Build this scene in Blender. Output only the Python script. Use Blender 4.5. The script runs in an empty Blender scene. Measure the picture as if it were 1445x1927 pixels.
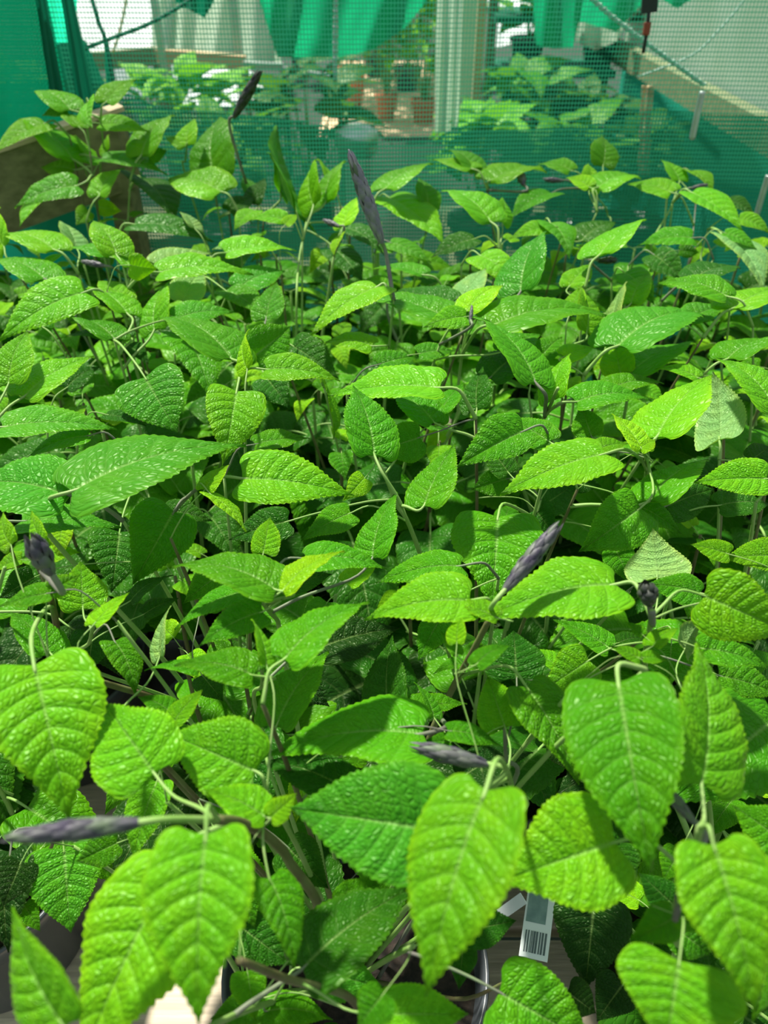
import bpy, math, random
import numpy as np
from mathutils import Vector, Matrix

R = math.radians
random.seed(7); rng = np.random.default_rng(7)
SC = bpy.context.scene
COL = SC.collection

# ------------------------------------------------------------------ camera, light, exposure
W, H, F = 1445.0, 1927.0, 1455.0
CAMZ, PITCH = 1.50, R(38)
cam_d = bpy.data.cameras.new('camera'); cam = bpy.data.objects.new('camera', cam_d); COL.objects.link(cam)
cam_d.sensor_fit = 'VERTICAL'; cam_d.sensor_height = 36.0; cam_d.lens = 36.0 * F / H
cam_d.clip_start = 0.01; cam_d.clip_end = 200
cam.location = (0, 0, CAMZ); cam.rotation_euler = (R(90) - PITCH, 0, 0)
cam_d.dof.use_dof = True; cam_d.dof.focus_distance = 0.50; cam_d.dof.aperture_fstop = 9.0
SC.camera = cam
vs = SC.view_settings
vs.view_transform = 'Standard'; vs.look = 'None'; vs.gamma = 1; vs.use_curve_mapping = False
vs.exposure = 0.42

wd = bpy.data.worlds.new('daylight'); SC.world = wd; wd.use_nodes = True
nt = wd.node_tree; nt.nodes.clear()
wo = nt.nodes.new('ShaderNodeOutputWorld'); bg = nt.nodes.new('ShaderNodeBackground')
tc = nt.nodes.new('ShaderNodeTexCoord'); sep = nt.nodes.new('ShaderNodeSeparateXYZ'); rp = nt.nodes.new('ShaderNodeValToRGB')
nt.links.new(tc.outputs['Generated'], sep.inputs[0]); nt.links.new(sep.outputs['Z'], rp.inputs[0])
e = rp.color_ramp.elements
e[0].position = 0.0; e[0].color = (0.45, 0.55, 0.50, 1)
e[1].position = 0.9; e[1].color = (0.85, 1.0, 1.08, 1)
m_ = e.new(0.08); m_.color = (0.72, 0.84, 0.86, 1)
nt.links.new(rp.outputs[0], bg.inputs[0]); bg.inputs[1].default_value = 0.45
nt.links.new(bg.outputs[0], wo.inputs[0])

sun_d = bpy.data.lights.new('sun', 'SUN'); sun = bpy.data.objects.new('sun', sun_d); COL.objects.link(sun)
sun_d.energy = 6.2; sun_d.angle = R(3.0); sun_d.color = (1.0, 0.96, 0.86)
SUN = Vector((-0.30, 0.42, 0.86)).normalized()
sun.rotation_euler = (-SUN).to_track_quat('-Z', 'Y').to_euler(); sun.location = (-1, 2, 5)

# ------------------------------------------------------------------ camera geometry: a pixel and a distance give a place
cp, sp = math.cos(PITCH), math.sin(PITCH)
RIGHT = np.array([1.0, 0, 0]); FWD = np.array([0, cp, -sp]); UP = np.array([0, sp, cp]); CAM = np.array([0, 0, CAMZ])
def ray(px, py):
    return FWD + RIGHT * (px - W / 2) / F + UP * (H / 2 - py) / F          # depth 1 along the optical axis
def at_y(px, py, Y):
    r = ray(px, py); return CAM + r * (Y / r[1])
def at_z(px, py, z):
    r = ray(px, py); return CAM + r * ((z - CAMZ) / r[2])
CANOPY = CAMZ - 0.31
YMAX = 1.13
def canopy_pt(px, py, lv):
    """point on the canopy level plus lv centimetres; the last row of plants stands at YMAX"""
    r = ray(px, py)
    if r[2] < -1e-3:
        p = CAM + r * ((CANOPY + lv / 100 - CAMZ) / r[2])
        if p[1] < YMAX: return p
    return CAM + r * ((YMAX - 0.01 * lv) / r[1])

# ------------------------------------------------------------------ node helpers
def new_mat(name):
    m = bpy.data.materials.new(name); m.use_nodes = True; n = m.node_tree; n.nodes.clear()
    return m, n, n.nodes.new('ShaderNodeOutputMaterial')
def N(n, t, **kw):
    x = n.nodes.new(t)
    for k, v in kw.items(): setattr(x, k, v)
    return x
def math_(n, op, a, b=None, c=None, clamp=False):
    x = n.nodes.new('ShaderNodeMath'); x.operation = op; x.use_clamp = clamp
    for i, v in enumerate((a, b, c)):
        if v is None: continue
        if isinstance(v, (int, float)): x.inputs[i].default_value = v
        else: n.links.new(v, x.inputs[i])
    return x.outputs[0]
def mixc(n, f, a, b, blend='MIX'):
    x = n.nodes.new('ShaderNodeMix'); x.data_type = 'RGBA'; x.blend_type = blend
    for s, v in ((x.inputs[0], f), (x.inputs[6], a), (x.inputs[7], b)):
        if isinstance(v, (int, float)): s.default_value = v
        elif isinstance(v, tuple): s.default_value = v if len(v) == 4 else (*v, 1)
        else: n.links.new(v, s)
    return x.outputs[2]
def simple(name, col, rough=0.6, noise=0.0, scale=20, col2=None, metal=0, bump=0, trans=0.0, stretch=(1, 1, 1), spec=0.5):
    m, n, out = new_mat(name)
    b = N(n, 'ShaderNodeBsdfPrincipled'); b.inputs['Roughness'].default_value = rough; b.inputs['Metallic'].default_value = metal
    b.inputs['Specular IOR Level'].default_value = spec
    t = N(n, 'ShaderNodeTexCoord'); mp = N(n, 'ShaderNodeMapping'); mp.inputs['Scale'].default_value = stretch
    n.links.new(t.outputs['Object'], mp.inputs[0])
    nz = N(n, 'ShaderNodeTexNoise'); nz.inputs['Scale'].default_value = scale; nz.inputs['Detail'].default_value = 5
    n.links.new(mp.outputs[0], nz.inputs['Vector'])
    c2 = col2 if col2 else tuple(c * (1 - noise) for c in col)
    rmp = N(n, 'ShaderNodeMapRange'); rmp.inputs[1].default_value = 0.35; rmp.inputs[2].default_value = 0.65
    n.links.new(nz.outputs[0], rmp.inputs[0])
    c = mixc(n, rmp.outputs[0], col, c2)
    n.links.new(c, b.inputs['Base Color'])
    if bump:
        bp = N(n, 'ShaderNodeBump'); bp.inputs['Strength'].default_value = bump; bp.inputs['Distance'].default_value = 0.002
        n.links.new(nz.outputs[0], bp.inputs['Height']); n.links.new(bp.outputs[0], b.inputs['Normal'])
    sh = b.outputs[0]
    if trans:
        tr = N(n, 'ShaderNodeBsdfTranslucent'); n.links.new(c, tr.inputs[0])
        mx = N(n, 'ShaderNodeMixShader'); mx.inputs[0].default_value = trans
        n.links.new(sh, mx.inputs[1]); n.links.new(tr.outputs[0], mx.inputs[2]); sh = mx.outputs[0]
    n.links.new(sh, out.inputs[0])
    return m

def leaf_material():
    m, n, out = new_mat('sage_leaf')
    uv = N(n, 'ShaderNodeUVMap'); uv.uv_map = 'UVMap'
    s = N(n, 'ShaderNodeSeparateXYZ'); n.links.new(uv.outputs[0], s.inputs[0])
    U, V = s.outputs[0], s.outputs[1]
    v = math_(n, 'ABSOLUTE', math_(n, 'MULTIPLY_ADD', V, 2.0, -1.0))           # 0 at the midrib, 1 at the edge
    oi = N(n, 'ShaderNodeObjectInfo')
    # side veins run along lines of equal U
    fr = math_(n, 'ABSOLUTE', math_(n, 'SUBTRACT', math_(n, 'FRACT', math_(n, 'MULTIPLY', U, 8.0)), 0.5))   # .5 on the vein
    side = math_(n, 'SUBTRACT', 1.0, math_(n, 'DIVIDE', math_(n, 'SUBTRACT', 0.5, fr), math_(n, 'MULTIPLY_ADD', v, -0.05, 0.10)), clamp=True)
    side = math_(n, 'MULTIPLY', side, math_(n, 'SUBTRACT', 1.05, v), clamp=True)
    side = math_(n, 'MULTIPLY', side, math_(n, 'MULTIPLY', math_(n, 'SUBTRACT', 1.0, U), 4.0, clamp=True))
    mid = math_(n, 'SUBTRACT', 1.0, math_(n, 'DIVIDE', v, math_(n, 'MULTIPLY_ADD', U, -0.015, 0.055)), clamp=True)
    vein = math_(n, 'MAXIMUM', math_(n, 'MULTIPLY', side, 0.55), mid)
    # small quilted cells between the veins
    mp = N(n, 'ShaderNodeCombineXYZ')
    n.links.new(math_(n, 'MULTIPLY', U, 24.0), mp.inputs[0]); n.links.new(math_(n, 'MULTIPLY', V, 15.0), mp.inputs[1])
    n.links.new(math_(n, 'MULTIPLY', oi.outputs['Random'], 40.0), mp.inputs[2])
    vo = N(n, 'ShaderNodeTexVoronoi'); vo.feature = 'SMOOTH_F1'; vo.inputs['Scale'].default_value = 1.0; vo.inputs['Smoothness'].default_value = 0.35
    n.links.new(mp.outputs[0], vo.inputs['Vector'])
    ve = N(n, 'ShaderNodeTexVoronoi'); ve.feature = 'DISTANCE_TO_EDGE'; ve.inputs['Scale'].default_value = 1.0
    n.links.new(mp.outputs[0], ve.inputs['Vector'])
    net = math_(n, 'SUBTRACT', 1.0, math_(n, 'MULTIPLY', ve.outputs['Distance'], 9.0), clamp=True)
    # colours
    col = oi.outputs['Color']
    nz = N(n, 'ShaderNodeTexNoise'); nz.inputs['Scale'].default_value = 0.16; nz.inputs['Detail'].default_value = 3
    n.links.new(mp.outputs[0], nz.inputs['Vector'])
    yel = mixc(n, 1.0, col, (1.7, 1.18, 0.8), 'MULTIPLY')
    c = mixc(n, math_(n, 'MULTIPLY', math_(n, 'SUBTRACT', nz.outputs[0], 0.42, clamp=True), 1.8, clamp=True), col, yel)
    edge = math_(n, 'MULTIPLY', math_(n, 'POWER', v, 14.0), 0.55)
    c = mixc(n, edge, c, mixc(n, 1.0, yel, (1.35, 1.15, 0.9), 'MULTIPLY'))
    c = mixc(n, math_(n, 'MULTIPLY', net, 0.16), c, yel)
    pale = mixc(n, 0.40, col, (0.42, 0.62, 0.20))
    c = mixc(n, math_(n, 'MAXIMUM', math_(n, 'MULTIPLY', side, 0.22), math_(n, 'MULTIPLY', mid, 0.9)), c, pale)
    geo = N(n, 'ShaderNodeNewGeometry')
    under = mixc(n, 0.30, c, (0.26, 0.45, 0.16))
    c = mixc(n, geo.outputs['Backfacing'], c, under)
    # relief: raised quilting, sunken veins
    puff = math_(n, 'POWER', math_(n, 'MULTIPLY', ve.outputs['Distance'], 2.4, clamp=True), 0.6)
    gap = math_(n, 'POWER', math_(n, 'MULTIPLY', math_(n, 'SUBTRACT', 0.5, fr), 2.0, clamp=True), 0.5)
    h = math_(n, 'MULTIPLY', math_(n, 'MULTIPLY', puff, 0.55), math_(n, 'MULTIPLY_ADD', gap, 0.7, 0.3))
    h = math_(n, 'ADD', h, math_(n, 'MULTIPLY', gap, 0.36))
    h = math_(n, 'SUBTRACT', h, math_(n, 'MULTIPLY', mid, 0.5))
    bp = N(n, 'ShaderNodeBump'); bp.inputs['Strength'].default_value = 0.9; bp.inputs['Distance'].default_value = 0.0014
    n.links.new(h, bp.inputs['Height'])
    b = N(n, 'ShaderNodeBsdfPrincipled')
    n.links.new(c, b.inputs['Base Color']); n.links.new(bp.outputs[0], b.inputs['Normal'])
    b.inputs['Roughness'].default_value = 0.37; b.inputs['Specular IOR Level'].default_value = 0.24; b.inputs['Specular Tint'].default_value = (0.75, 1.0, 0.55, 1)
    tr = N(n, 'ShaderNodeBsdfTranslucent')
    tcx = mixc(n, 1.0, c, (1.25, 1.35, 0.35), 'MULTIPLY')
    n.links.new(tcx, tr.inputs[0]); n.links.new(bp.outputs[0], tr.inputs['Normal'])
    mx = N(n, 'ShaderNodeMixShader'); mx.inputs[0].default_value = 0.32
    n.links.new(b.outputs[0], mx.inputs[1]); n.links.new(tr.outputs[0], mx.inputs[2])
    n.links.new(mx.outputs[0], out.inputs[0])
    return m

def stem_material(name, c1, c2):
    return simple(name, c1, 0.5, col2=c2, scale=60, trans=0.12, spec=0.3)

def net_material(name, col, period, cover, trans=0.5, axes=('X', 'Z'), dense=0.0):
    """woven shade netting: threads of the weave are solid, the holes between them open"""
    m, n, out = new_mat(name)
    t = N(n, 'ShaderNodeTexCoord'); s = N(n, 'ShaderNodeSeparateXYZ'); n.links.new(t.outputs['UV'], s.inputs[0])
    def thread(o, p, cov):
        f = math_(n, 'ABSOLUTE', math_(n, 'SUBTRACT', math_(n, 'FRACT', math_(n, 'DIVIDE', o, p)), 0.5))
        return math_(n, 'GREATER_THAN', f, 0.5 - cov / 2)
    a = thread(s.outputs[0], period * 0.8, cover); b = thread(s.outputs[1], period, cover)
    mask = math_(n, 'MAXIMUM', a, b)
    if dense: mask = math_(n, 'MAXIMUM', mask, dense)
    d = N(n, 'ShaderNodeBsdfDiffuse'); d.inputs[0].default_value = (*col, 1)
    tl = N(n, 'ShaderNodeBsdfTranslucent'); tl.inputs[0].default_value = (*col, 1)
    mx = N(n, 'ShaderNodeMixShader'); mx.inputs[0].default_value = trans
    n.links.new(d.outputs[0], mx.inputs[1]); n.links.new(tl.outputs[0], mx.inputs[2])
    tp = N(n, 'ShaderNodeBsdfTransparent')
    m2 = N(n, 'ShaderNodeMixShader'); n.links.new(mask, m2.inputs[0])
    n.links.new(tp.outputs[0], m2.inputs[1]); n.links.new(mx.outputs[0], m2.inputs[2])
    n.links.new(m2.outputs[0], out.inputs[0])
    return m

M = {}
M['leaf'] = leaf_material()
M['stem'] = stem_material('green_stem', (0.22, 0.42, 0.08), (0.30, 0.45, 0.14))
M['stem_purple'] = stem_material('purple_stem', (0.16, 0.15, 0.13), (0.20, 0.27, 0.14))
M['stem_brown'] = stem_material('woody_stem', (0.17, 0.20, 0.07), (0.13, 0.10, 0.05))
M['bud'] = simple('purple_bract', (0.045, 0.036, 0.065), 0.55, col2=(0.13, 0.14, 0.12), scale=120, bump=0.4, trans=0.1)
M['bud_light'] = simple('violet_bract', (0.20, 0.165, 0.26), 0.55, col2=(0.30, 0.28, 0.32), scale=120, bump=0.4, trans=0.15)
M['bud_green'] = simple('green_bract', (0.14, 0.20, 0.10), 0.55, col2=(0.10, 0.09, 0.12), scale=80, trans=0.15)
M['bud_dark'] = simple('dark_bract', (0.016, 0.016, 0.020), 0.5, col2=(0.05, 0.06, 0.04), scale=120, bump=0.4)
M['pot'] = simple('dark_pot_plastic', (0.075, 0.085, 0.095), 0.34, noise=0.2, scale=8)
M['soil'] = simple('potting_soil', (0.030, 0.020, 0.013), 0.9, col2=(0.008, 0.006, 0.004), scale=160, bump=1.0)
M['slat'] = simple('weathered_wood', (0.72, 0.60, 0.44), 0.75, col2=(0.50, 0.42, 0.31), scale=14, bump=0.5, stretch=(1, 14, 14))
M['timber'] = simple('tan_timber', (0.62, 0.44, 0.24), 0.7, col2=(0.48, 0.33, 0.17), scale=10, stretch=(1, 8, 8))
M['old_timber'] = simple('old_timber', (0.26, 0.24, 0.11), 0.85, col2=(0.15, 0.14, 0.06), scale=14, bump=0.4, stretch=(1, 6, 6))
M['olive_timber'] = simple('olive_timber', (0.22, 0.25, 0.12), 0.8, col2=(0.15, 0.17, 0.08), scale=10, stretch=(1, 6, 6))
M['pale_timber'] = simple('pale_timber_edge', (0.72, 0.58, 0.36), 0.7, col2=(0.55, 0.42, 0.25), scale=20)
M['terracotta'] = simple('terracotta', (0.62, 0.20, 0.09), 0.8, col2=(0.50, 0.16, 0.08), scale=12)
M['gravel'] = simple('tan_gravel', (0.85, 0.60, 0.38), 0.9, col2=(0.68, 0.46, 0.28), scale=30, bump=1)
M['ground'] = simple('dark_ground', (0.02, 0.035, 0.02), 0.9, col2=(0.03, 0.045, 0.03), scale=8, bump=0.5)
M['sheet'] = simple('polythene_sheet', (0.92, 0.95, 0.96), 0.35, col2=(0.82, 0.88, 0.88), scale=1.5, trans=0.6)
M['sheet_green'] = simple('pale_green_sheet', (0.62, 0.74, 0.60), 0.5, col2=(0.48, 0.60, 0.44), scale=3, trans=0.45)  # pale green with slightly darker mottling
M['cloth'] = simple('green_shade_cloth', (0.010, 0.46, 0.20), 0.7, col2=(0.006, 0.28, 0.12), scale=7, trans=0.6)
M['cloth_dark'] = simple('dark_green_shade_cloth', (0.004, 0.20, 0.11), 0.8, col2=(0.004, 0.15, 0.08), scale=6, trans=0.4)
M['cloth_teal'] = simple('teal_shade_cloth', (0.004, 0.44, 0.29), 0.75, col2=(0.004, 0.34, 0.22), scale=5, trans=0.4)
M['rope'] = simple('pale_rope', (0.50, 0.68, 0.58), 0.7, noise=0.3, scale=200)
M['rope_dark'] = simple('dark_green_cord', (0.03, 0.14, 0.09), 0.8, noise=0.3, scale=200)
M['metal'] = simple('galvanised_metal', (0.55, 0.62, 0.58), 0.35, metal=0.6, noise=0.2, scale=40)
M['black'] = simple('black_plastic', (0.008, 0.02, 0.014), 0.5)
M['red'] = simple('rusty_red', (0.35, 0.07, 0.03), 0.6, noise=0.3)
M['label'] = simple('white_label', (0.80, 0.84, 0.84), 0.3)
M['label_print'] = simple('label_print', (0.10, 0.13, 0.14), 0.4)
M['label_picture'] = simple('label_picture', (0.30, 0.42, 0.40), 0.35, col2=(0.12, 0.20, 0.20), scale=60)
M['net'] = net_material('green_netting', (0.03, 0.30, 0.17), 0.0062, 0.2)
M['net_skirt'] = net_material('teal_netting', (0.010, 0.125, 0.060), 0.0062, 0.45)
M['cloth_bright'] = simple('turquoise_cloth', (0.02, 0.80, 0.45), 0.7, noise=0.1, trans=0.6)
M['net_dense'] = net_material('dense_green_netting', (0.004, 0.26, 0.13), 0.0045, 0.55, dense=0.85)

# ------------------------------------------------------------------ mesh helpers
class MB:
    def __init__(s): s.v = []; s.f = []; s.uv = []; s.mi = []; s.n = 0
    def add(s, V, Fa, uv=None, mi=0):
        V = np.asarray(V, float); s.v.append(V); s.f += [tuple(i + s.n for i in f) for f in Fa]
        s.uv.append(np.asarray(uv, float) if uv is not None else np.zeros((len(V), 2)))
        s.mi += [mi] * len(Fa); s.n += len(V)
    def mesh(s, name, mats, smooth=True, origin=None):
        V = np.concatenate(s.v); UVv = np.concatenate(s.uv)
        if origin is not None: V = V - np.asarray(origin)
        me = bpy.data.meshes.new(name); me.from_pydata(V.tolist(), [], s.f)
        uvl = me.uv_layers.new(name='UVMap')
        li = np.empty(len(me.loops), dtype=np.int32); me.loops.foreach_get('vertex_index', li)
        uvl.data.foreach_set('uv', UVv[li].astype(np.float32).ravel())
        for m in mats: me.materials.append(m)
        me.polygons.foreach_set('material_index', np.array(s.mi, dtype=np.int32))
        if smooth: me.polygons.foreach_set('use_smooth', np.ones(len(s.f), dtype=bool))
        me.update(); return me
    def build(s, name, mats, parent=None, smooth=True, origin=None):
        if not isinstance(mats, (list, tuple)): mats = [mats]
        o = bpy.data.objects.new(name, s.mesh(name, mats, smooth, origin)); COL.objects.link(o)
        if origin is not None and parent is None: o.location = origin
        if parent is not None:
            o.parent = parent
            if origin is not None: o.location = Vector(origin) - parent_loc(parent)
            else: o.location = -parent_loc(parent)
        return o
def parent_loc(p):
    l = Vector(p.location)
    while p.parent is not None: p = p.parent; l += Vector(p.location)
    return l
def tag(o, label=None, cat=None, group=None, kind=None):
    if label: o['label'] = label
    if cat: o['category'] = cat
    if group: o['group'] = group
    if kind: o['kind'] = kind
    return o
def empty(name, loc, label=None, cat=None, group=None):
    o = bpy.data.objects.new(name, None); o.empty_display_size = 0.02; COL.objects.link(o); o.location = loc
    return tag(o, label, cat, group)
def norm(a): return a / (np.linalg.norm(a) + 1e-12)
def tube(mb, P, r, seg=8, mi=0, cap=True):
    P = np.asarray(P, float); k = len(P); r = np.broadcast_to(np.asarray(r, float), (k,))
    T = np.gradient(P, axis=0); T /= (np.linalg.norm(T, axis=1, keepdims=True) + 1e-12)
    ref = np.array([0.31, 0.2, 0.93]) if abs(T[0] @ np.array([0.31, 0.2, 0.93])) < 0.95 else np.array([1.0, 0, 0])
    V = []
    for i in range(k):
        ref = norm(ref - T[i] * (ref @ T[i])); b = np.cross(T[i], ref)
        for j in range(seg):
            a = 2 * math.pi * j / seg; V.append(P[i] + r[i] * (math.cos(a) * ref + math.sin(a) * b))
    Fa = [(i * seg + j, i * seg + (j + 1) % seg, (i + 1) * seg + (j + 1) % seg, (i + 1) * seg + j) for i in range(k - 1) for j in range(seg)]
    if cap: Fa += [tuple(range(seg))[::-1], tuple((k - 1) * seg + j for j in range(seg))]
    mb.add(V, Fa, mi=mi)
def curve_pts(P, k):
    """Catmull-Rom through the given points"""
    P = [np.asarray(p, float) for p in P]
    if len(P) == 2: return np.array([P[0] + (P[1] - P[0]) * t for t in np.linspace(0, 1, k)])
    Q = [2 * P[0] - P[1]] + P + [2 * P[-1] - P[-2]]; out = []
    for t in np.linspace(0, len(P) - 1 - 1e-6, k):
        i = int(t); u = t - i; a, b, c, d = Q[i:i + 4]
        out.append(0.5 * ((2 * b) + (-a + c) * u + (2 * a - 5 * b + 4 * c - d) * u * u + (-a + 3 * b - 3 * c + d) * u ** 3))
    return np.array(out)
def box(mb, c, size, rot=None, mi=0, bev=0.0):
    x, y, z = [s / 2 for s in size]
    V = np.array([(sx * x, sy * y, sz * z) for sz in (-1, 1) for sy in (-1, 1) for sx in (-1, 1)])
    if rot is not None: V = V @ np.asarray(rot).T
    mb.add(V + np.asarray(c), [(0, 2, 3, 1), (4, 5, 7, 6), (0, 1, 5, 4), (2, 6, 7, 3), (0, 4, 6, 2), (1, 3, 7, 5)], mi=mi)
def beam(mb, a, b, w, h, up=(0, 0, 1), mi=0):
    a = np.asarray(a, float); b = np.asarray(b, float); x = norm(b - a); y = norm(np.cross(up, x)); z = np.cross(x, y)
    box(mb, (a + b) / 2, (np.linalg.norm(b - a), w, h), np.stack([x, y, z], axis=1), mi=mi)
def lathe(mb, prof, seg=48, mi=0, c=(0, 0, 0), jit=0):
    V = []; k = len(prof)
    for (r, z) in prof:
        for j in range(seg):
            a = 2 * math.pi * j / seg; V.append((c[0] + r * math.cos(a), c[1] + r * math.sin(a), c[2] + z))
    Fa = [(i * seg + j, i * seg + (j + 1) % seg, (i + 1) * seg + (j + 1) % seg, (i + 1) * seg + j) for i in range(k - 1) for j in range(seg)]
    mb.add(V, Fa, mi=mi)

# ------------------------------------------------------------------ the leaf
def blade(mb, P0, P1, wd, nrm, Wd, fold=0.22, bulge=0.10, wave=0.5, rows=73, half=9, teeth=18, rough=1.0, seed=0, widest=0.0, twist=0.0):
    """one serrated, quilted, heart-based leaf from P0 (petiole) to P1 (tip), Wd wide"""
    r = np.random.default_rng(seed)
    P0 = np.asarray(P0, float); P1 = np.asarray(P1, float); L = np.linalg.norm(P1 - P0); ax = (P1 - P0) / L
    t = np.linspace(0, 1, rows)[:, None]; v = np.linspace(-1, 1, 2 * half + 1)[None, :]; av = np.abs(v)
    av2 = av ** 0.9
    p, q = 0.44 + widest, 1.32
    pk = p / (p + q); hw = (t ** p) * ((1 - t) ** q) / (pk ** p * (1 - pk) ** q) * Wd / 2
    hw = np.maximum(hw, 0.012 * L * (1 - t) ** 0.3 * (t > 0.9))
    hw = hw * (1 + 0.04 * np.sin(t * 9 + seed))
    asym = 1 + 0.06 * math.sin(seed * 1.7) * np.sign(v)
    Xe = t - 0.11 * np.exp(-((t - 0.08) / 0.10) ** 2) * np.minimum(1, t / 0.02)
    Xm = t ** 1.6
    tooth = np.abs(((t * teeth) % 1.0) - 0.35); tooth = 1 - tooth / 0.65
    ta = 0.017 * L * np.sin(np.pi * np.clip(t * 1.02, 0, 1)) ** 0.4 * av ** 10
    X = (Xm + (Xe - Xm) * (0.62 * av + 0.38 * av ** 2.2)) * L + ta * tooth * 0.7
    Y = np.sign(v) * (hw * av2 * asym + ta * (tooth - 0.4))
    n_v = 8.0; tw = t ** 1.35
    q1 = np.abs(np.sin(np.pi * n_v * tw + 0 * v)) ** 0.55
    q2 = 0.55 + 0.45 * np.abs(np.sin(np.pi * (5.0 * av + 0.5 * np.floor(tw * n_v) + r.random())))
    quilt = (q1 * q2) * (1 - av ** 6) * np.minimum(1, av / 0.12) * np.sin(np.pi * np.clip(t, 0, 1)) ** 0.35
    Z = 0.0095 * L * rough * (quilt - 0.4 * (1 - np.minimum(1, av / 0.1)))
    sx = X / L
    yy = np.abs(Y)
    Z = Z + yy * math.tan(fold) - 0.9 * fold * yy ** 2 / (Wd + 1e-6)
    ph = r.random(4) * 6.28
    Z = Z + wave * 0.012 * L * av ** 2 * (np.sin(sx * 11 + ph[0] + 1.5 * np.sign(v)) + 0.6 * np.sin(sx * 23 + ph[1] + 2 * np.sign(v)))
    Z = Z + bulge * L * (4 * sx * (1 - sx)) * (1.0 - 0.25 * sx) - 0.6 * bulge * L * (sx > 1) * 0
    # the margin rolls under a little
    Z = Z - 0.018 * L * av ** 5
    if twist:
        a_ = twist * sx; Y, Z = Y * np.cos(a_) - Z * np.sin(a_), Y * np.sin(a_) + Z * np.cos(a_)
    V = P0 + X[..., None] * ax + Y[..., None] * wd + Z[..., None] * nrm
    c = 2 * half + 1
    Fa = [(i * c + j, i * c + j + 1, (i + 1) * c + j + 1, (i + 1) * c + j) for i in range(rows - 1) for j in range(c - 1)]
    # keep the upper face on the side of nrm
    if np.dot(np.cross(ax, wd), nrm) > 0: Fa = [f[::-1] for f in Fa]
    UV = np.stack([np.broadcast_to(tw, X.shape), np.broadcast_to((v + 1) / 2, X.shape)], axis=-1).reshape(-1, 2)
    mb.add(V.reshape(-1, 3), Fa, UV, 0)

TONES = {                       # leaf colours by age; dark ones also paint shade on low leaves
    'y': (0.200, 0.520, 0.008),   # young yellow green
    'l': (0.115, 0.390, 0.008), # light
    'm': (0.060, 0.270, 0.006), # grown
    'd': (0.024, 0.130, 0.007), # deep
    'k': (0.012, 0.055, 0.006), # old and dark, also painted shade
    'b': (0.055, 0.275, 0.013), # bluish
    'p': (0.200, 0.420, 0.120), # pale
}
def tone(k, r=random):
    c = TONES[k]; j = r.uniform(0.88, 1.14); g = r.uniform(-0.12, 0.12)
    return (min(1, c[0] * j * (1 + g)), min(1, c[1] * j), c[2] * j * (1 - g), 1)

# ------------------------------------------------------------------ bench and pots
BENCH_Z = 0.775
bench = empty('potting_bench', (0, 0.65, 0), 'slatted weathered wooden bench carrying all the potted plants', 'bench')
rs = random.Random(3)
yy0 = 0.02; i = 0
while yy0 < 1.24:
    wv = 0.088
    mb = MB(); box(mb, (0.0, yy0 + wv / 2, BENCH_Z - 0.011 + rs.uniform(-.001, .001)), (1.62, wv, 0.022))
    s = mb.build('slat', M['slat'], bench, smooth=False); yy0 += wv + 0.012; i += 1
for yb in (0.1, 0.65, 1.15):
    mb = MB(); box(mb, (0, yb, BENCH_Z - 0.055), (1.60, 0.045, 0.065)); mb.build('crossbeam', M['slat'], bench, smooth=False)
for xb in (-0.74, 0.74):
    for yb in (0.1, 1.15):
        mb = MB(); box(mb, (xb, yb, (BENCH_Z - 0.0875) / 2), (0.06, 0.06, BENCH_Z - 0.0875)); mb.build('leg', M['slat'], bench, smooth=False)

POT_R, POT_H = 0.094, 0.135
def pot_meshes():
    mb = MB()
    lathe(mb, [(0.0, 0.0), (0.066, 0.0), (0.069, 0.004), (0.089, 0.115), (0.093, 0.117), (0.0945, 0.133), (0.0935, 0.136), (0.0905, 0.134), (0.0885, 0.118), (0.086, 0.112)], 64)
    pm = mb.mesh('pot', [M['pot']])
    mb = MB(); r = random.Random(5); seg = 48; V = [(0, 0, 0.113)]
    rings = 14
    for i in range(1, rings + 1):
        for j in range(seg):
            a = 2 * math.pi * j / seg; rr = 0.0875 * i / rings
            V.append((rr * math.cos(a), rr * math.sin(a), 0.112 + r.uniform(-0.002, 0.0025) * (i < rings)))
    Fa = [(0, 1 + j, 1 + (j + 1) % seg) for j in range(seg)]
    Fa += [(1 + (i - 1) * seg + j, 1 + i * seg + j, 1 + i * seg + (j + 1) % seg, 1 + (i - 1) * seg + (j + 1) % seg) for i in range(1, rings) for j in range(seg)]
    mb.add(V, Fa)
    return pm, mb.mesh('soil', [M['soil']])
POT_ME, SOIL_ME = pot_meshes()

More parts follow.
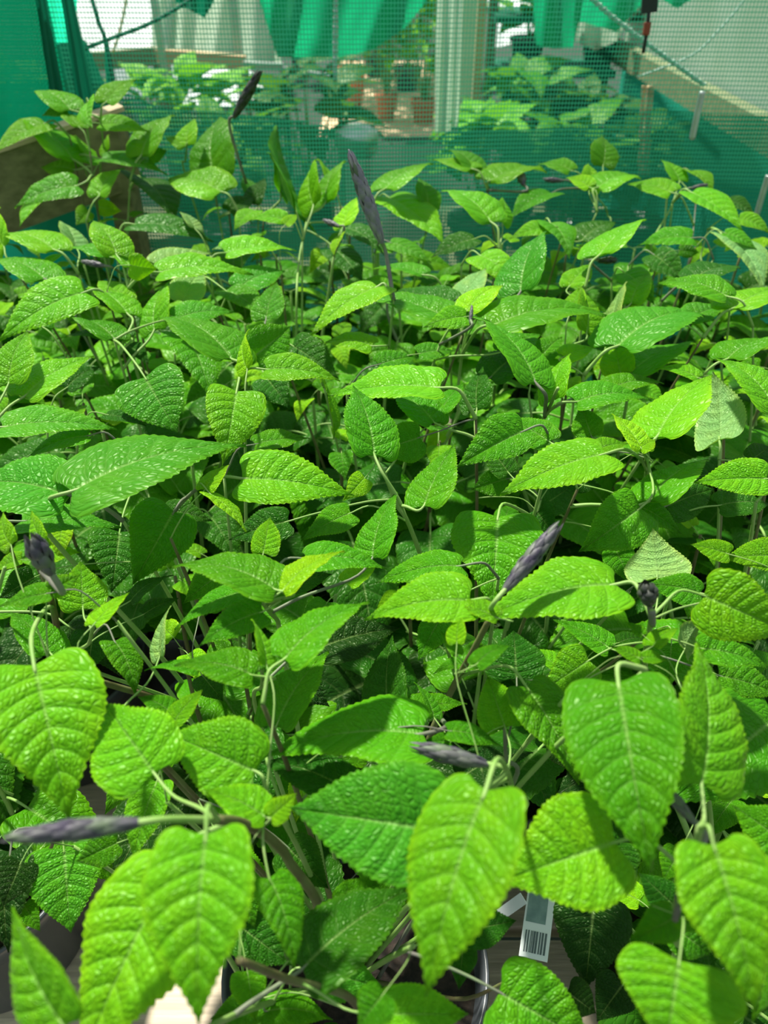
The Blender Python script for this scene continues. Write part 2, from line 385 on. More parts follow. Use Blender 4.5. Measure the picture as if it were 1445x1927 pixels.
# pot positions on the bench: (x, y)
POTS = [(-0.335, 0.315), (-0.020, 0.235), (0.245, 0.225), (-0.125, 0.435), (0.085, 0.430), (0.300, 0.430),
        (-0.335, 0.525), (-0.225, 0.635), (-0.015, 0.635), (0.190, 0.630), (0.400, 0.625), (-0.430, 0.715),
        (-0.315, 0.840), (-0.110, 0.835), (0.095, 0.835), (0.300, 0.830), (0.505, 0.820), (-0.520, 0.905),
        (-0.400, 1.055), (-0.205, 1.045), (0.000, 1.040), (0.200, 1.040), (0.400, 1.025), (0.600, 1.010), (-0.600, 1.090)]
LABELS = [
 'potted sage whose grey pot shows at the bottom left edge of the bench',
 'potted sage in the bottom middle with two pointed purple buds and a long left-pointing spike',
 'potted sage at the bottom right carrying the short blackish bud and broad drooping leaves',
 'potted sage with the fat grey-purple bud and the long ridged leaf lying sideways',
 'potted sage in the middle with crisp leaf pairs, just behind the upright purple bud',
 'potted sage with a large bright leaf pointing up and right beside a hanging pale underside',
 'potted sage at the left edge with a pale ridged leaf, behind the fat purple bud',
 'potted sage left of the middle with thin dark leaf stalks forming a V',
 'potted sage carrying the tall grey-violet flower spike',
 'potted sage right of the tall spike with a wide smooth bluish leaf',
 'potted sage at the right edge, third row of pots, mostly hidden among its neighbours',
 'potted sage cut by the left edge, just behind the pale ridged leaf',
 'potted sage below the wooden board with light small-tipped top leaves',
 'potted sage with upright narrow yellow-green tip leaves, left of the tall spike',
 'potted sage just right of the tall spike, one light leaf drooping to the right',
 'potted sage with a dark spent flower head among its leaves, right half, fourth row',
 'potted sage cut by the right edge, fourth row of pots',
 'potted sage cut by the left edge, directly under the wooden board',
 'tall potted sage in front of the wooden board, its small leaves against the green cloth',
 'potted sage in the back row with a slim dark spike leaning right',
 'potted sage in the back row just behind the tall grey-violet spike',
 'potted sage in the back row with two dark flower heads and one round upright leaf',
 'potted sage in the back row with long leaves drooping right, below the pale pegs',
 'potted sage cut by the right edge in the back row',
 'potted sage squeezed against the wooden board at the far left, behind all the others']
plants = []
for i, (x, y) in enumerate(POTS):
    p = empty('potted_sage', (x, y, BENCH_Z), LABELS[i], 'plant', 'potted sages on the bench')
    po = bpy.data.objects.new('pot', POT_ME); COL.objects.link(po); po.parent = p
    so = bpy.data.objects.new('soil', SOIL_ME); COL.objects.link(so); so.parent = p
    po.rotation_euler.z = random.uniform(0, 6)
    plants.append(dict(e=p, x=x, y=y, n=0, shoots=[]))
PXY = np.array(POTS)
def nearest_plant(p, ybias=0.05):
    d = np.hypot(PXY[:, 0] - p[0] * 0.97, PXY[:, 1] - (p[1] + 0.0)); return int(np.argmin(d))

# ------------------------------------------------------------------ shoots seen in the photograph: (section, points, height top, height bottom, radius mm, material)
SEC = {'A': (0, 170, .3322), 'B': (480, 250, .3322), 'C': (960, 250, .3356), 'D': (0, 450, .5003), 'E': (722, 450, .5003),
       'F': (0, 950, .5003), 'G': (722, 950, .5003), 'H': (0, 1427, .5003), 'I': (722, 1427, .5003)}
def px(sec, x, y):
    ox, oy, s = SEC[sec]; return ox + x * s, oy + y * s
SHOOTS = '''
G 3 -9 3.4 b 400,425 330,560 280,650 225,760 165,900
G 6 -9 3.0 g 1010,400 1000,470 985,560 980,640 970,800
D 3 -6 2.4 p 745,935 690,985 650,1040 640,1110
H 6 -9 3.8 b 820,232 900,240 1000,290 1065,350 1095,400 1170,500 1195,560 1190,650
F 5 -8 3.4 b 160,250 190,350 208,430 225,540 240,620
F 3 -6 2.4 g 985,365 1020,410 1045,440 1060,520
F 3 -8 2.2 g 985,600 985,680 965,780
F 2 -6 2.0 g 350,450 335,520 295,600
D 2 -6 2.4 g 480,100 485,200 492,320 505,400 515,500
D 2 -6 2.0 g 930,480 895,560 890,640
E 3 -8 2.4 g 325,290 300,400 287,490 275,600 260,700
E 4 -8 2.6 g 655,560 610,660 545,780 500,860
E 2 -6 2.6 g 985,800 990,880 1000,980
E 2 -5 2.0 g 1300,270 1290,380 1270,480
E 2 -6 2.8 g -60,790 0,880 50,1000 110,1110
A 2 -3 2.2 g 570,160 580,260 590,370 570,480
A 0 -6 2.2 g 440,370 490,470 530,620 560,740
A 2 -3 2.2 g 1060,300 1050,400 1050,480
B 1 -5 2.2 g 320,380 270,600 245,760 235,960
B 5 -8 2.6 p 722,620 760,760 768,880 765,1080
B 1 -4 2.0 g 1330,480 1370,600 1380,680
C 2 -5 2.2 g 950,270 900,420 800,600 790,700
C 1 -5 1.8 g 440,320 520,400 545,460 540,560
C 0 -5 1.8 g 1110,540 1070,680 1050,800
C 0 -5 1.8 p 1040,400 1020,600 990,760
I 7 -8 2.8 g 1190,262 1160,370 1122,475 1097,580 1105,690 1110,780
I 2 -5 2.6 g 385,115 470,80 480,140 500,220
D 3 -3 2.8 g 265,950 215,1020 175,1099
G 0 -5 2.0 p 455,830 460,950 480,1060
D -1 -6 2.0 p 290,130 290,210 300,330
H 2 -9 3.0 b 900,760 1080,830 1300,890 1390,980
'''
MATK = {'g': 'stem', 'p': 'stem_purple', 'b': 'stem_brown'}
shoot_px = []     # (plant index, array of 3-D points)
for ln in SHOOTS.strip().splitlines():
    p = ln.split(); sec, l0, l1, r, mk = p[0], float(p[1]), float(p[2]), float(p[3]), p[4]
    pts = [px(sec, *map(float, q.split(','))) for q in p[5:]]
    P = [canopy_pt(a, b, l0 + (l1 - l0) * (k / (len(pts) - 1))) for k, (a, b) in enumerate(pts)]
    pi = nearest_plant(P[-1]); pl = plants[pi]; base = np.array([pl['x'], pl['y'], BENCH_Z + 0.11])
    base[:2] += rng.uniform(-0.02, 0.02, 2)
    q = P[-1] * 0.45 + base * 0.55; q[2] = (P[-1][2] + base[2]) / 2
    C = curve_pts(P + [q, base], 10 + 6 * len(P))
    rr = np.linspace(r * .48, r * .75, len(C)) / 1000
    mb = MB(); tube(mb, C, rr, 8)
    mb.build('stem', M[MATK[mk]], pl['e'])
    shoot_px.append((pi, C[: int(len(C) * 0.75)]))
    pl['shoots'].append(C)

# ------------------------------------------------------------------ leaves seen in the photograph
# section: base x,y  tip x,y  width  height(cm)  tone  [options]
HERO = '''
A 400,110 195,10 100 0 l
A 600,68 765,-60 100 2 l
A 500,65 520,215 105 3 l
A 450,210 350,125 75 3 l
A 380,110 235,145 60 -1 m
A 410,390 95,183 105 2 l
A 260,185 -30,350 110 0 l
A 440,540 80,662 135 3 m
A 285,590 108,770 60 1 l
A 568,190 850,235 90 1 l
A 800,370 990,138 115 3 l
A 840,375 950,340 85 2 l
A 1060,310 1105,160 95 2 y
A 1050,320 938,265 75 2 l
A 1220,510 1252,145 225 2 m
A 575,390 950,475 85 3 m
A 560,600 705,440 90 2 l
A 420,450 230,435 90 0 l
A 800,500 995,745 190 -1 d
A 1255,575 950,505 165 2 l
A 560,660 690,685 95 -1 y
A 500,680 430,765 100 -1 l
A 310,905 25,815 110 2 l
A 430,890 335,740 95 0 p
A 660,932 525,738 170 4 l
A 760,760 1212,856 105 1 d
A 1105,785 1018,688 50 1 p
A 1445,680 1325,795 85 1 l
A 1300,685 1450,605 100 -1 d
A 1440,600 1375,490 95 -1 m
A 25,890 -5,660 85 2 y
A 625,945 405,890 65 2 m
A 745,1005 600,910 60 3 l
A 1450,875 1200,900 75 1 p
A 335,930 240,1020 42 1 l
A 480,360 420,255 38 0 y
A 600,350 620,250 38 0 y
B 232,445 125,-45 135 1 m n
B 142,335 75,108 36 1 l
B -20,400 60,255 100 -1 d
B 330,412 352,145 105 2 l
B 432,292 348,148 42 1 y
B 400,392 510,155 85 1 l
B 500,530 575,365 95 2 y
B 735,318 1005,170 85 3 l
B 1232,205 1005,148 62 3 l
B 1255,225 1095,95 90 1 m
B 980,425 925,255 125 0 m
B 1335,505 1055,325 120 2 l
B 755,365 1082,635 175 1 l
B 165,490 -30,495 75 2 l
B 170,520 238,462 60 3 y
B 510,540 735,695 110 0 d
B 760,620 1000,735 90 0 m
B 1245,600 995,705 100 1 d
B 950,805 635,780 52 1 m
B 485,580 445,695 50 2 y
B 450,660 612,845 150 -2 d
B 1400,505 1400,365 80 1 l
C 340,212 155,180 65 2 l
C 520,185 515,18 148 1 m
C -113,270 205,218 72 2 l
C 445,305 312,250 75 3 y
C 440,322 435,172 105 2 y
C 492,305 735,255 90 3 l
C 905,335 655,285 90 2 l
C 950,268 845,150 70 2 l
C 1005,215 1140,335 62 1 l
C 1015,335 1305,545 115 3 l
C 1220,380 1372,465 70 1 d
C 1280,480 1460,565 80 1 l
C 232,340 -5,485 110 1 m
C 212,535 -5,595 90 1 l
C 225,505 335,705 145 1 m
C 58,892 200,548 215 3 b f.35
C 400,605 595,500 120 -1 d
C 495,690 762,482 130 4 l
C 1022,590 712,632 110 2 m
C 1200,560 1385,655 75 2 m
C 1200,590 1425,890 135 1 p
C 330,862 455,735 120 1 l
C 340,1005 400,858 110 1 l
C 640,785 812,970 140 1 m
C 800,680 975,835 150 -1 d
C 950,660 1062,672 70 0 m
D 268,950 925,772 235 5 b d.05 v.09 f.12 @215,1022
D 256,962 -140,930 220 4 b
D 8,708 440,712 110 2 b
D 545,520 668,728 265 2 b d.5 @430,380
D 890,572 838,848 222 3 l d.5 @897,550
D 910,900 1332,962 212 3 l @750,935
D 1000,490 1280,532 108 3 l @897,552
D 955,442 1095,325 160 1 m @897,548
D 872,452 596,296 108 2 m
D 700,365 792,595 180 -1 m
D 320,200 -10,385 150 3 l @490,322
D 600,125 955,132 88 3 l
D 850,52 1115,42 70 2 l
D 590,100 800,52 80 1 p
D 488,98 592,112 95 4 y
D 1422,178 1168,358 110 4 l @1480,230
D 1400,402 1208,392 62 1 l @1440,380
D 1655,560 1232,588 120 4 l
D 1408,812 1328,548 185 4 m
D 1580,745 1410,800 150 1 m
D 92,592 352,438 100 1 l
D 32,545 105,345 130 2 l
D 172,152 -10,75 90 1 m
D 1098,400 1275,525 140 0 d
D 1000,518 1095,642 140 -2 d
D 960,772 1165,748 70 -1 m
D 660,300 882,272 80 1 b
D 690,232 762,108 120 0 p
D 1000,302 1042,160 112 0 b
D 900,182 1072,120 90 0 b
D 850,195 1002,300 90 0 m
D 432,376 255,308 60 1 m
D 470,372 250,362 45 0 d
D 400,660 552,702 50 0 d
D 330,740 100,822 60 1 m
D 772,942 865,845 65 4 y
D 790,958 928,1099 58 4 y
D 1372,898 1288,985 90 2 y
D 1320,1030 1130,1135 110 0 m
D 1210,540 1256,752 36 0 l
D 930,490 936,338 42 3 y
D 470,232 368,155 80 1 l
D 480,282 322,185 62 1 l
D 580,342 640,155 90 0 l
D 160,330 60,260 70 0 m
D 250,560 380,480 80 -2 d
D 480,400 560,470 70 -1 d
E 415,322 852,290 100 4 m v.10 @300,480
E 880,402 1210,288 130 3 b
E 572,542 338,288 112 4 m @595,662
E 310,292 148,332 84 4 l @300,400
E 312,272 450,174 74 4 y
E 232,292 -75,214 80 2 m
E 252,242 18,200 82 1 d
E 290,242 385,108 100 0 p
E 360,60 505,192 110 1 l
E 725,612 1008,606 92 3 m @610,678
E 1026,746 1235,508 172 4 l @998,850
E 528,722 274,856 165 5 m f.5
E 622,762 443,672 110 4 m
E 832,808 436,958 172 5 l @985,868
E 972,792 858,655 70 5 y @988,860
E 960,792 1022,752 60 5 y
E 800,792 922,768 66 2 l
E 782,742 740,628 112 1 m
E 1000,985 1222,828 122 1 m
E 1442,902 1168,915 145 4 l @1400,990
E 1262,756 1240,498 190 1 p u @1262,830
E 1472,642 1248,448 112 4 l @1480,700
E 1290,452 1475,378 82 2 m
E 920,512 1184,394 102 0 b
E 890,502 862,368 122 0 y
E 680,442 792,408 70 1 y
E 762,352 730,174 92 0 l
E 860,332 912,158 50 1 p
E 1292,216 1030,164 72 4 m
E 1160,152 1342,108 66 2 d
E 1310,262 1510,178 92 3 l
E 1150,302 1272,258 82 1 b
E 850,562 1055,542 70 1 m
E 1182,522 1018,488 46 2 l
E 640,602 702,428 92 2 l
E 400,522 542,418 132 -1 d
E 350,642 372,478 112 0 d
E 150,1005 268,768 152 2 m
E 462,902 328,942 112 -2 m
E 472,882 388,778 100 -1 d
E 130,432 268,420 66 1 b
E -20,472 132,440 82 1 m
E 192,692 -5,572 100 1 m
E 210,652 302,538 70 1 m
E 1060,1005 1245,938 152 -2 d
E 1260,1002 1455,998 102 -2 d
E 1380,832 1455,778 92 0 d
E 600,1002 722,918 130 -5 d
E 450,422 592,358 90 1 m
E 590,442 672,368 90 0 m
E 930,242 1002,128 100 0 l
E 1100,900 1200,860 80 -3 d
E 700,900 820,930 90 -3 d
F 128,602 262,1192 405 6 l d.45 v.10 @195,380
F 580,1010 395,742 330 4 l @820,1180
F 960,1002 628,862 285 3 l @1005,1085
F 1592,862 985,948 240 1 m @1617,800
F 1330,1092 972,965 170 -2 d
F 1040,832 1236,548 172 -1 m
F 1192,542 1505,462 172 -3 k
F 1042,322 646,230 145 5 m v.12 @1012,372
F 1060,326 1295,172 80 5 y @1040,430
F 1150,202 1455,240 115 3 m v.10
F 1068,582 1390,362 155 5 m @988,750
F 988,402 746,532 132 4 m @1005,400
F 936,322 655,468 92 3 m @1020,405
F 822,268 688,372 102 0 m
F 955,642 655,602 132 4 m @985,700
F 748,622 542,622 46 1 m
F 1002,602 948,428 62 5 l
F 990,182 1016,44 110 4 l
F 430,512 512,722 122 1 m @335,522
F 352,452 486,328 60 4 y
F 312,392 302,208 172 1 l
F 655,25 498,302 232 1 m
F 450,102 418,332 212 -3 d
F 192,562 38,402 132 -1 m
F 190,332 -5,382 82 5 m
F 190,322 302,262 80 5 l
F 130,272 -5,352 122 -2 d
F 80,62 455,82 112 1 b
F 42,152 12,28 62 6 y
F 160,142 118,22 60 6 y
F 168,142 200,150 40 6 y
F 540,412 672,350 70 -2 d
F 490,362 652,264 52 -1 d
F 600,572 642,378 44 1 p
F 652,792 518,722 80 0 m
F 650,822 762,694 80 1 l
F 350,482 328,642 152 -5 d
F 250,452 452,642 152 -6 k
F 1085,62 858,132 132 -3 d
F 1400,202 1492,-50 122 1 m
F 620,20 800,60 90 -4 d
F 1100,300 1250,260 90 -3 d
F 760,640 840,740 110 -7 d
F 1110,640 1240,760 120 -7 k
G 430,45 405,402 330 0 m d.35 @540,60
G 872,300 356,436 232 5 l v.10 @1000,420
G 325,360 -74,430 190 5 l v.10 @405,432
G 425,425 238,365 72 5 l @405,435
G 290,230 -30,292 122 2 m
G 965,12 732,178 222 1 m
G 950,0 1122,112 92 0 m
G 1028,275 1012,88 240 1 p u
G 1192,332 982,298 112 2 m @1015,430
G 1205,342 1535,485 255 5 l v.10 @1020,420
G 1500,192 1275,202 130 3 l
G 1300,186 1152,148 82 3 l
G 965,580 845,530 52 4 l
G 975,575 1068,586 46 4 l
G 975,490 914,440 40 4 l
G 1012,532 1108,464 60 4 l
G 275,522 290,414 72 5 y
G 275,562 212,475 50 4 l @283,650
G 345,602 478,528 70 5 m @300,640
G 500,655 488,470 235 -1 d
G 772,585 588,706 172 0 l
G 535,682 738,1052 192 1 m d.4 @290,650
G 456,836 390,640 175 0 l
G 85,776 314,746 90 -3 m
G 190,802 114,665 50 -2 m
G 240,850 442,906 76 1 m
G 255,892 148,890 60 0 m
G 0,845 158,876 70 -1 m
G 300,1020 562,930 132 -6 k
G 850,540 638,430 92 -2 m
G 880,520 988,500 52 -2 d
G 1130,546 1202,420 80 1 p u
G 1082,522 1070,692 142 -4 m
G 1192,540 1452,612 112 1 m
G 1260,642 1505,722 132 -2 m
G 1195,1052 1180,518 272 5 l d-.35 @1185,1225
G 882,668 1008,1388 418 7 m d.22 v.10 @985,622
G 20,802 32,488 172 -4 d
G 210,432 128,588 112 -1 m
G 870,162 934,302 112 -2 m
G 902,332 798,402 72 -2 m
G 572,20 642,112 122 -5 d
G 1475,802 1055,1135 385 -3 m
G 640,900 700,1000 80 -7 k
H 775,285 745,1015 385 8 l d.4 v.08 @820,236
H 640,430 290,1180 390 4 l d.4
H 242,1012 43,558 195 5 l d-.2
H 240,338 266,658 268 -11 b
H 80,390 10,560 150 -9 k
H 590,88 498,392 150 -3 l
H 442,318 285,388 120 -6 m
H 1000,222 768,118 135 3 l
H 1015,226 1118,130 92 3 y
H 1012,450 1112,795 152 2 m
H 1640,270 1082,185 430 3.5 b d.05
H 1138,792 1565,478 265 -4 d
H 1180,792 1445,862 182 -8 b
H 900,470 960,642 112 -7 m
H 1080,332 1238,492 172 -8 d
H 1280,562 1442,450 132 -5 m
H 990,902 788,982 132 -9 m
H 1000,952 1252,982 122 -9 m
H 890,622 1102,782 172 -8 d
H 1445,882 1345,1012 152 0 m
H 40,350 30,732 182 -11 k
H 90,552 152,652 80 -12 m
H 930,800 960,990 130 -7 l
H 1250,560 1200,660 100 -10 d
I 385,118 155,898 375 8 l d.4 v.07 @470,90
I 872,315 422,470 400 3 l v.10 @1140,420
I 1240,325 1402,955 335 8 l d.4 v.07 @1190,268
I 1112,760 1060,1110 435 4 l @1095,600
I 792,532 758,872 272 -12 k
I 435,880 800,1085 330 -6 m
I 0,962 322,962 200 -3 l
I 300,650 502,610 150 -8 d
I 300,690 282,872 112 -9 d
I 1095,600 918,692 132 1 m @1098,600
I 1105,590 1232,640 92 2 l @1102,600
I 1100,560 958,430 132 -5 d @1097,580
I 1100,640 1232,742 152 -5 m @1105,690
I 1112,350 1050,462 112 -5 m
I 870,330 902,492 152 -5 d
I 1560,350 1308,175 262 -1 m
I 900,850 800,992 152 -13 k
I 1445,700 1390,992 122 0 m
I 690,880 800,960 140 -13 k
'''
# pixels where soil, pots, tag and bench show through in the photograph
GAPS = [(70, 1690, 165, 1790, .0), (0, 1740, 160, 1927, .0), (880, 1660, 1045, 1927, .0), (770, 1780, 935, 1927, .0), (190, 1270, 260, 1320, 0), (540, 1870, 600, 1927, 0), (410, 1840, 450, 1880, 0)]

def opt(s, k, d):
    for w in s:
        if w[0] == k:
            try: return float(w[1:])
            except ValueError: return d
    return d
SHP = []
for pi, C in shoot_px:
    for c in C: SHP.append((pi, c))
SHA = np.array([c for _, c in SHP]); SHI = [pi for pi, _ in SHP]
n_hero = 0
for ln in HERO.strip().splitlines():
    p = ln.split(); sec = p[0]
    b = px(sec, *map(float, p[1].split(','))); t = px(sec, *map(float, p[2].split(',')))
    wpx = float(p[3]) * SEC[sec][2]; lv = float(p[4]); tn = p[5]; ops = p[6:]
    P0 = canopy_pt(b[0], b[1], lv); dep = (P0 - CAM) @ FWD
    lp = math.hypot(t[0] - b[0], t[1] - b[1]) * dep / F
    down = (t[1] - b[1]) / (math.hypot(t[0] - b[0], t[1] - b[1]) + 1e-6)
    dr = opt(ops, 'd', 0.12 + 0.28 * max(0, down) - 0.22 * max(0, -down))
    r = ray(*t)
    # where the tip's line of sight reaches the tip's height
    zt = P0[2] - dr * lp
    dt = (zt - CAMZ) / r[2] if r[2] < -0.05 else dep
    dt = min(max(dt, dep - 0.75 * lp), dep + 0.75 * lp)
    P1 = CAM + r * dt
    L = np.linalg.norm(P1 - P0); ax = (P1 - P0) / L; tocam = norm(CAM - (P0 + P1) / 2)
    s1 = norm(np.cross(ax, tocam)); s2 = norm(np.cross(ax, s1))
    wr = wpx * dep / F; Wn = 0.64 * L * random.uniform(0.94, 1.06)
    if wr > Wn * 0.97: Wn = min(wr * 1.02, 0.95 * L); Wn = max(Wn, wr)
    cph = min(1.0, wr / Wn * 1.02)
    sph = math.sqrt(max(0, 1 - cph * cph)); best = None
    for sg in (-1, 1):
        wdir = cph * s1 + sg * sph * s2; nn = norm(np.cross(ax, wdir))
        if (nn @ tocam) < 0: nn = -nn
        if 'u' in ops: nn = -nn
        if best is None or nn[2] > best[1][2]: best = (wdir, nn)
    wdir, nn = best
    seed = 1000 + n_hero
    # grow a petiole back to the nearest shoot
    back = P0 - ax * 0.02
    nd = [w for w in ops if w[0] == '@']
    if nd:
        nx_, ny_ = px(sec, *map(float, nd[0][1:].split(','))); goal = canopy_pt(nx_, ny_, lv - 0.8)
        q_ = SHA - CAM; qz = q_ @ FWD
        pd = np.hypot(W / 2 + F * (q_ @ RIGHT) / qz - nx_, H / 2 - F * (q_ @ UP) / qz - ny_)
        dd = np.where((pd < 28) & (np.linalg.norm(SHA - goal, axis=1) < 0.11), pd / 1000, 1.0)
    else:
        dd = np.linalg.norm(SHA - (P0 - ax * 0.04), axis=1) + 0.6 * np.maximum(0, SHA[:, 2] - P0[2])
    k = int(np.argmin(dd))
    if dd[k] < 0.045: node = SHA[k]; pi = SHI[k]
    else:
        pi = nearest_plant(P0 - ax * 0.03); pl = plants[pi]
        h = np.array([pl['x'], pl['y'], P0[2]]) - P0; h[2] = 0
        if nd: node = goal
        else:
            hd = norm(h * np.array([1, 1, 0]) * 0.5 - ax * 0.06 * np.array([1, 1, 0])); node = P0 + hd * 0.018 - ax * 0.010 + np.array([0, 0, -0.022])
        # a side twig carries the petiole down into the plant
        pi = nearest_plant(node); pl = plants[pi]
        h = np.array([pl['x'], pl['y'], 0]) - node * np.array([1, 1, 0])
        low = node + np.array([h[0] * 0.25, h[1] * 0.25, -0.07]); base = np.array([pl['x'], pl['y'], BENCH_Z + 0.11])
        mb = MB(); tw_ = curve_pts([node, low, base * 0.5 + low * 0.5, base], 14); tube(mb, tw_, np.linspace(.0010, .0019, 14), 6)
        mb.build('stem', M['stem' if n_hero % 3 else 'stem_brown'], pl['e'])
        if np.hypot(h[0], h[1]) > 0.13: print('long twig', ln, round(float(np.hypot(h[0], h[1])), 3))
        SHA = np.concatenate([SHA, tw_[:7]]); SHI += [pi] * 7
    pl = plants[pi]
    mb = MB()
    far = P0[1] > 0.75
    blade(mb, P0, P1, wdir, nn, Wn, fold=opt(ops, 'f', random.uniform(0.14, 0.34)), bulge=opt(ops, 'v', random.uniform(0.05, 0.13)) * (-1 if 'n' in ops else 1),
          wave=random.uniform(0.2, 1.0), rows=73 if far else 127, half=7 if far else 12, teeth=18 if far else 21, rough=random.uniform(0.7, 1.2) * (1.35 if sec in 'FGHI' else 1.0), seed=seed,
          widest=random.uniform(-0.03, 0.07), twist=random.uniform(-0.15, 0.15))
    rad = min(0.0014, 0.016 * L) * (1 if far else 1.05)
    # petiole: leaves the blade along its axis, then bends down to the node
    dist = np.linalg.norm(node - P0); m1 = P0 - ax * min(0.010, dist * 0.3) + (node - P0) * 0.12 + nn * 0.001
    C = curve_pts([P0 + ax * 0.10 * L + nn * 0.0005, P0, m1, node * 0.62 + m1 * 0.38 + np.array([0, 0, 0.03 * dist]), node], 18)
    tube(mb, C[2:], np.linspace(rad * 0.7, rad * 1.25, 16), 7, mi=1)
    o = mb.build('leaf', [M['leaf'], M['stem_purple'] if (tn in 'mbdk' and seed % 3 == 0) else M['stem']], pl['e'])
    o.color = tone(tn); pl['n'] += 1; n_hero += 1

# ------------------------------------------------------------------ purple flower buds: overlapping pointed bracts round a stalk
def spike(P0, P1, wd_, mat, plant, green=0.0, seed=0, name='flower_bud', label=None, loose=0.0):
    r = random.Random(seed); P0 = np.asarray(P0); P1 = np.asarray(P1); L = np.linalg.norm(P1 - P0); ax = (P1 - P0) / L
    s1 = norm(np.cross(ax, [0.3, 0.5, 0.8])); s2 = np.cross(ax, s1)
    mb = MB()
    cs = np.linspace(0, 1, 10)
    tube(mb, [P0 + ax * L * c for c in cs], [max(.0006, wd_ * 0.26 * (math.sin(math.pi * min(1, c * 0.85 + 0.15)) ** 0.7)) for c in cs], 8)
    whorls = max(4, int(L / (wd_ * 0.60))); nb = 5
    for i in range(whorls):
        c = i / whorls * 0.86; env = wd_ * 0.5 * (math.sin(math.pi * min(1, 0.22 + c * 0.80)) ** 0.8)
        for j in range(nb):
            a = 2 * math.pi * (j + 0.5 * (i % 2)) / nb + r.uniform(-.15, .15)
            rad = math.cos(a) * s1 + math.sin(a) * s2; tan = np.cross(ax, rad)
            bl = min(L * 0.6, wd_ * 1.9) * (1 - 0.35 * c) * r.uniform(0.85, 1.15); bw = env * 0.95
            K = 7; V = []; uv = []
            for q in range(K):
                u = q / (K - 1); ww = bw * math.sin(math.pi * min(1, 0.18 + u * 0.82)) ** 0.9
                cen = P0 + ax * (L * c + bl * u) + rad * (env * (0.35 + 0.75 * math.sin(math.pi * min(1, u * 0.8 + .05)) * (1 + loose * u)) * (1 - 0.25 * u ** 2))
                for w in (-1, -.5, 0, .5, 1):
                    V.append(cen + tan * ww * w * 0.5 - rad * ww * 0.28 * w * w); uv.append((u, (w + 1) / 2))
            Fa = [(q * 5 + k, q * 5 + k + 1, q * 5 + 6 + k, q * 5 + 5 + k) for q in range(K - 1) for k in range(4)]
            mb.add(V, Fa, uv, mi=1 if r.random() < green else 0)
    o = mb.build(name, [mat, M['bud_green']], plant)
    if label: o['label'] = label
    return o
BUDS = [  # section, base, tip, width, height at base, rise to the tip (cm), material, green share, label, name
 ('G', (452, 325), (655, 78), 70, 6.0, 2.0, 'bud', .12, 'slim upright grey-purple bud', 'flower_bud'),
 ('G', (392, 978), (130, 912), 72, 3, 0.5, 'bud', .15, 'pointed grey-purple bud lying sideways', 'flower_bud'),
 ('F', (196, 262), (118, 130), 92, 7, 2.0, 'bud', .35, 'fat grey-purple bud', 'flower_bud'),
 ('G', (1000, 378), (988, 300), 84, 6, 1.0, 'bud_dark', .1, 'short blackish bud', 'flower_bud'),
 ('I', (1172, 248), (1062, 118), 52, 3, 0, 'bud', .5, None, 'flower_bud'),
 ('H', (535, 240), (18, 300), 84, 8, 1.0, 'bud', .3, 'long green and purple bud spike pointing left', 'flower_spike'),
 ('B', (718, 622), (530, 95), 86, 7, 9, 'bud_light', .06, 'tall grey-violet flower spike', 'flower_spike'),
 ('A', (1325, 155), (1475, -112), 60, 8, 6, 'bud_dark', .0, 'slim dark flower spike', 'flower_spike'),
 ('E', (805, 82), (872, 78), 30, 2, 0, 'bud_dark', .1, None, 'flower_bud'),
 ('C', (500, 715), (590, 712), 38, 3, 0, 'bud_dark', .0, None, 'flower_bud'),
 ('C', (300, 268), (195, 262), 32, 2, 0, 'bud', .0, None, 'flower_bud'),
 ('C', (75, 292), (55, 225), 55, 2, 0, 'bud', .3, None, 'flower_bud'),
 ('C', (1010, 312), (1108, 290), 26, 3, 0, 'bud', .1, None, 'flower_bud'),
 ('D', (400, 102), (308, 84), 26, 3, 0, 'bud', .1, None, 'flower_bud'),
 ('B', (480, 532), (398, 498), 36, 3, 0, 'bud', .0, None, 'flower_bud'),
 ('I', (1108, 562), (1132, 475), 52, 3, 1, 'bud', .5, None, 'flower_bud'),
 ('E', (325, 320), (332, 250), 16, 5, 1, 'bud', .3, None, 'flower_bud'),
 ('E', (380, 640), (545, 500), 18, -1, 0, 'stem_purple', 0, None, 'flower_bud'),
]
for k, (sec, b, t, wv, lv, rise, mat, gr, lab, nm) in enumerate(BUDS):
    if k == 17: continue
    bb = px(sec, *b); tt = px(sec, *t); P0 = canopy_pt(*bb, lv); dep = (P0 - CAM) @ FWD
    r = ray(*tt); dt = (P0[2] + rise / 100 - CAMZ) / r[2] if r[2] < -.05 else dep
    lp = math.hypot(tt[0] - bb[0], tt[1] - bb[1]) * dep / F
    dt = min(max(dt, dep - 0.6 * lp), dep + 0.6 * lp); P1 = CAM + r * dt
    dd = np.linalg.norm(SHA - P0, axis=1); kk = int(np.argmin(dd)); wr = wv * SEC[sec][2] * dep / F
    if dd[kk] < 0.08: pi, node = SHI[kk], SHA[kk]
    else: pi = nearest_plant(P0); node = P0 + np.array([0.005, 0.01, -0.08])
    pl = plants[pi]; o = spike(P0, P1, wr, M[mat], pl['e'], gr, k, nm, lab)
    ax = norm(P1 - P0); mb = MB(); r0 = max(.0011, wr * 0.13)
    tube(mb, curve_pts([P0 + ax * 0.004, P0 - ax * min(0.012, wr), node], 10), np.linspace(r0, r0 * 1.2, 10), 8)
    mb.build('stem', M['stem' if k in (0, 1, 5) else 'stem_purple'], pl['e'])

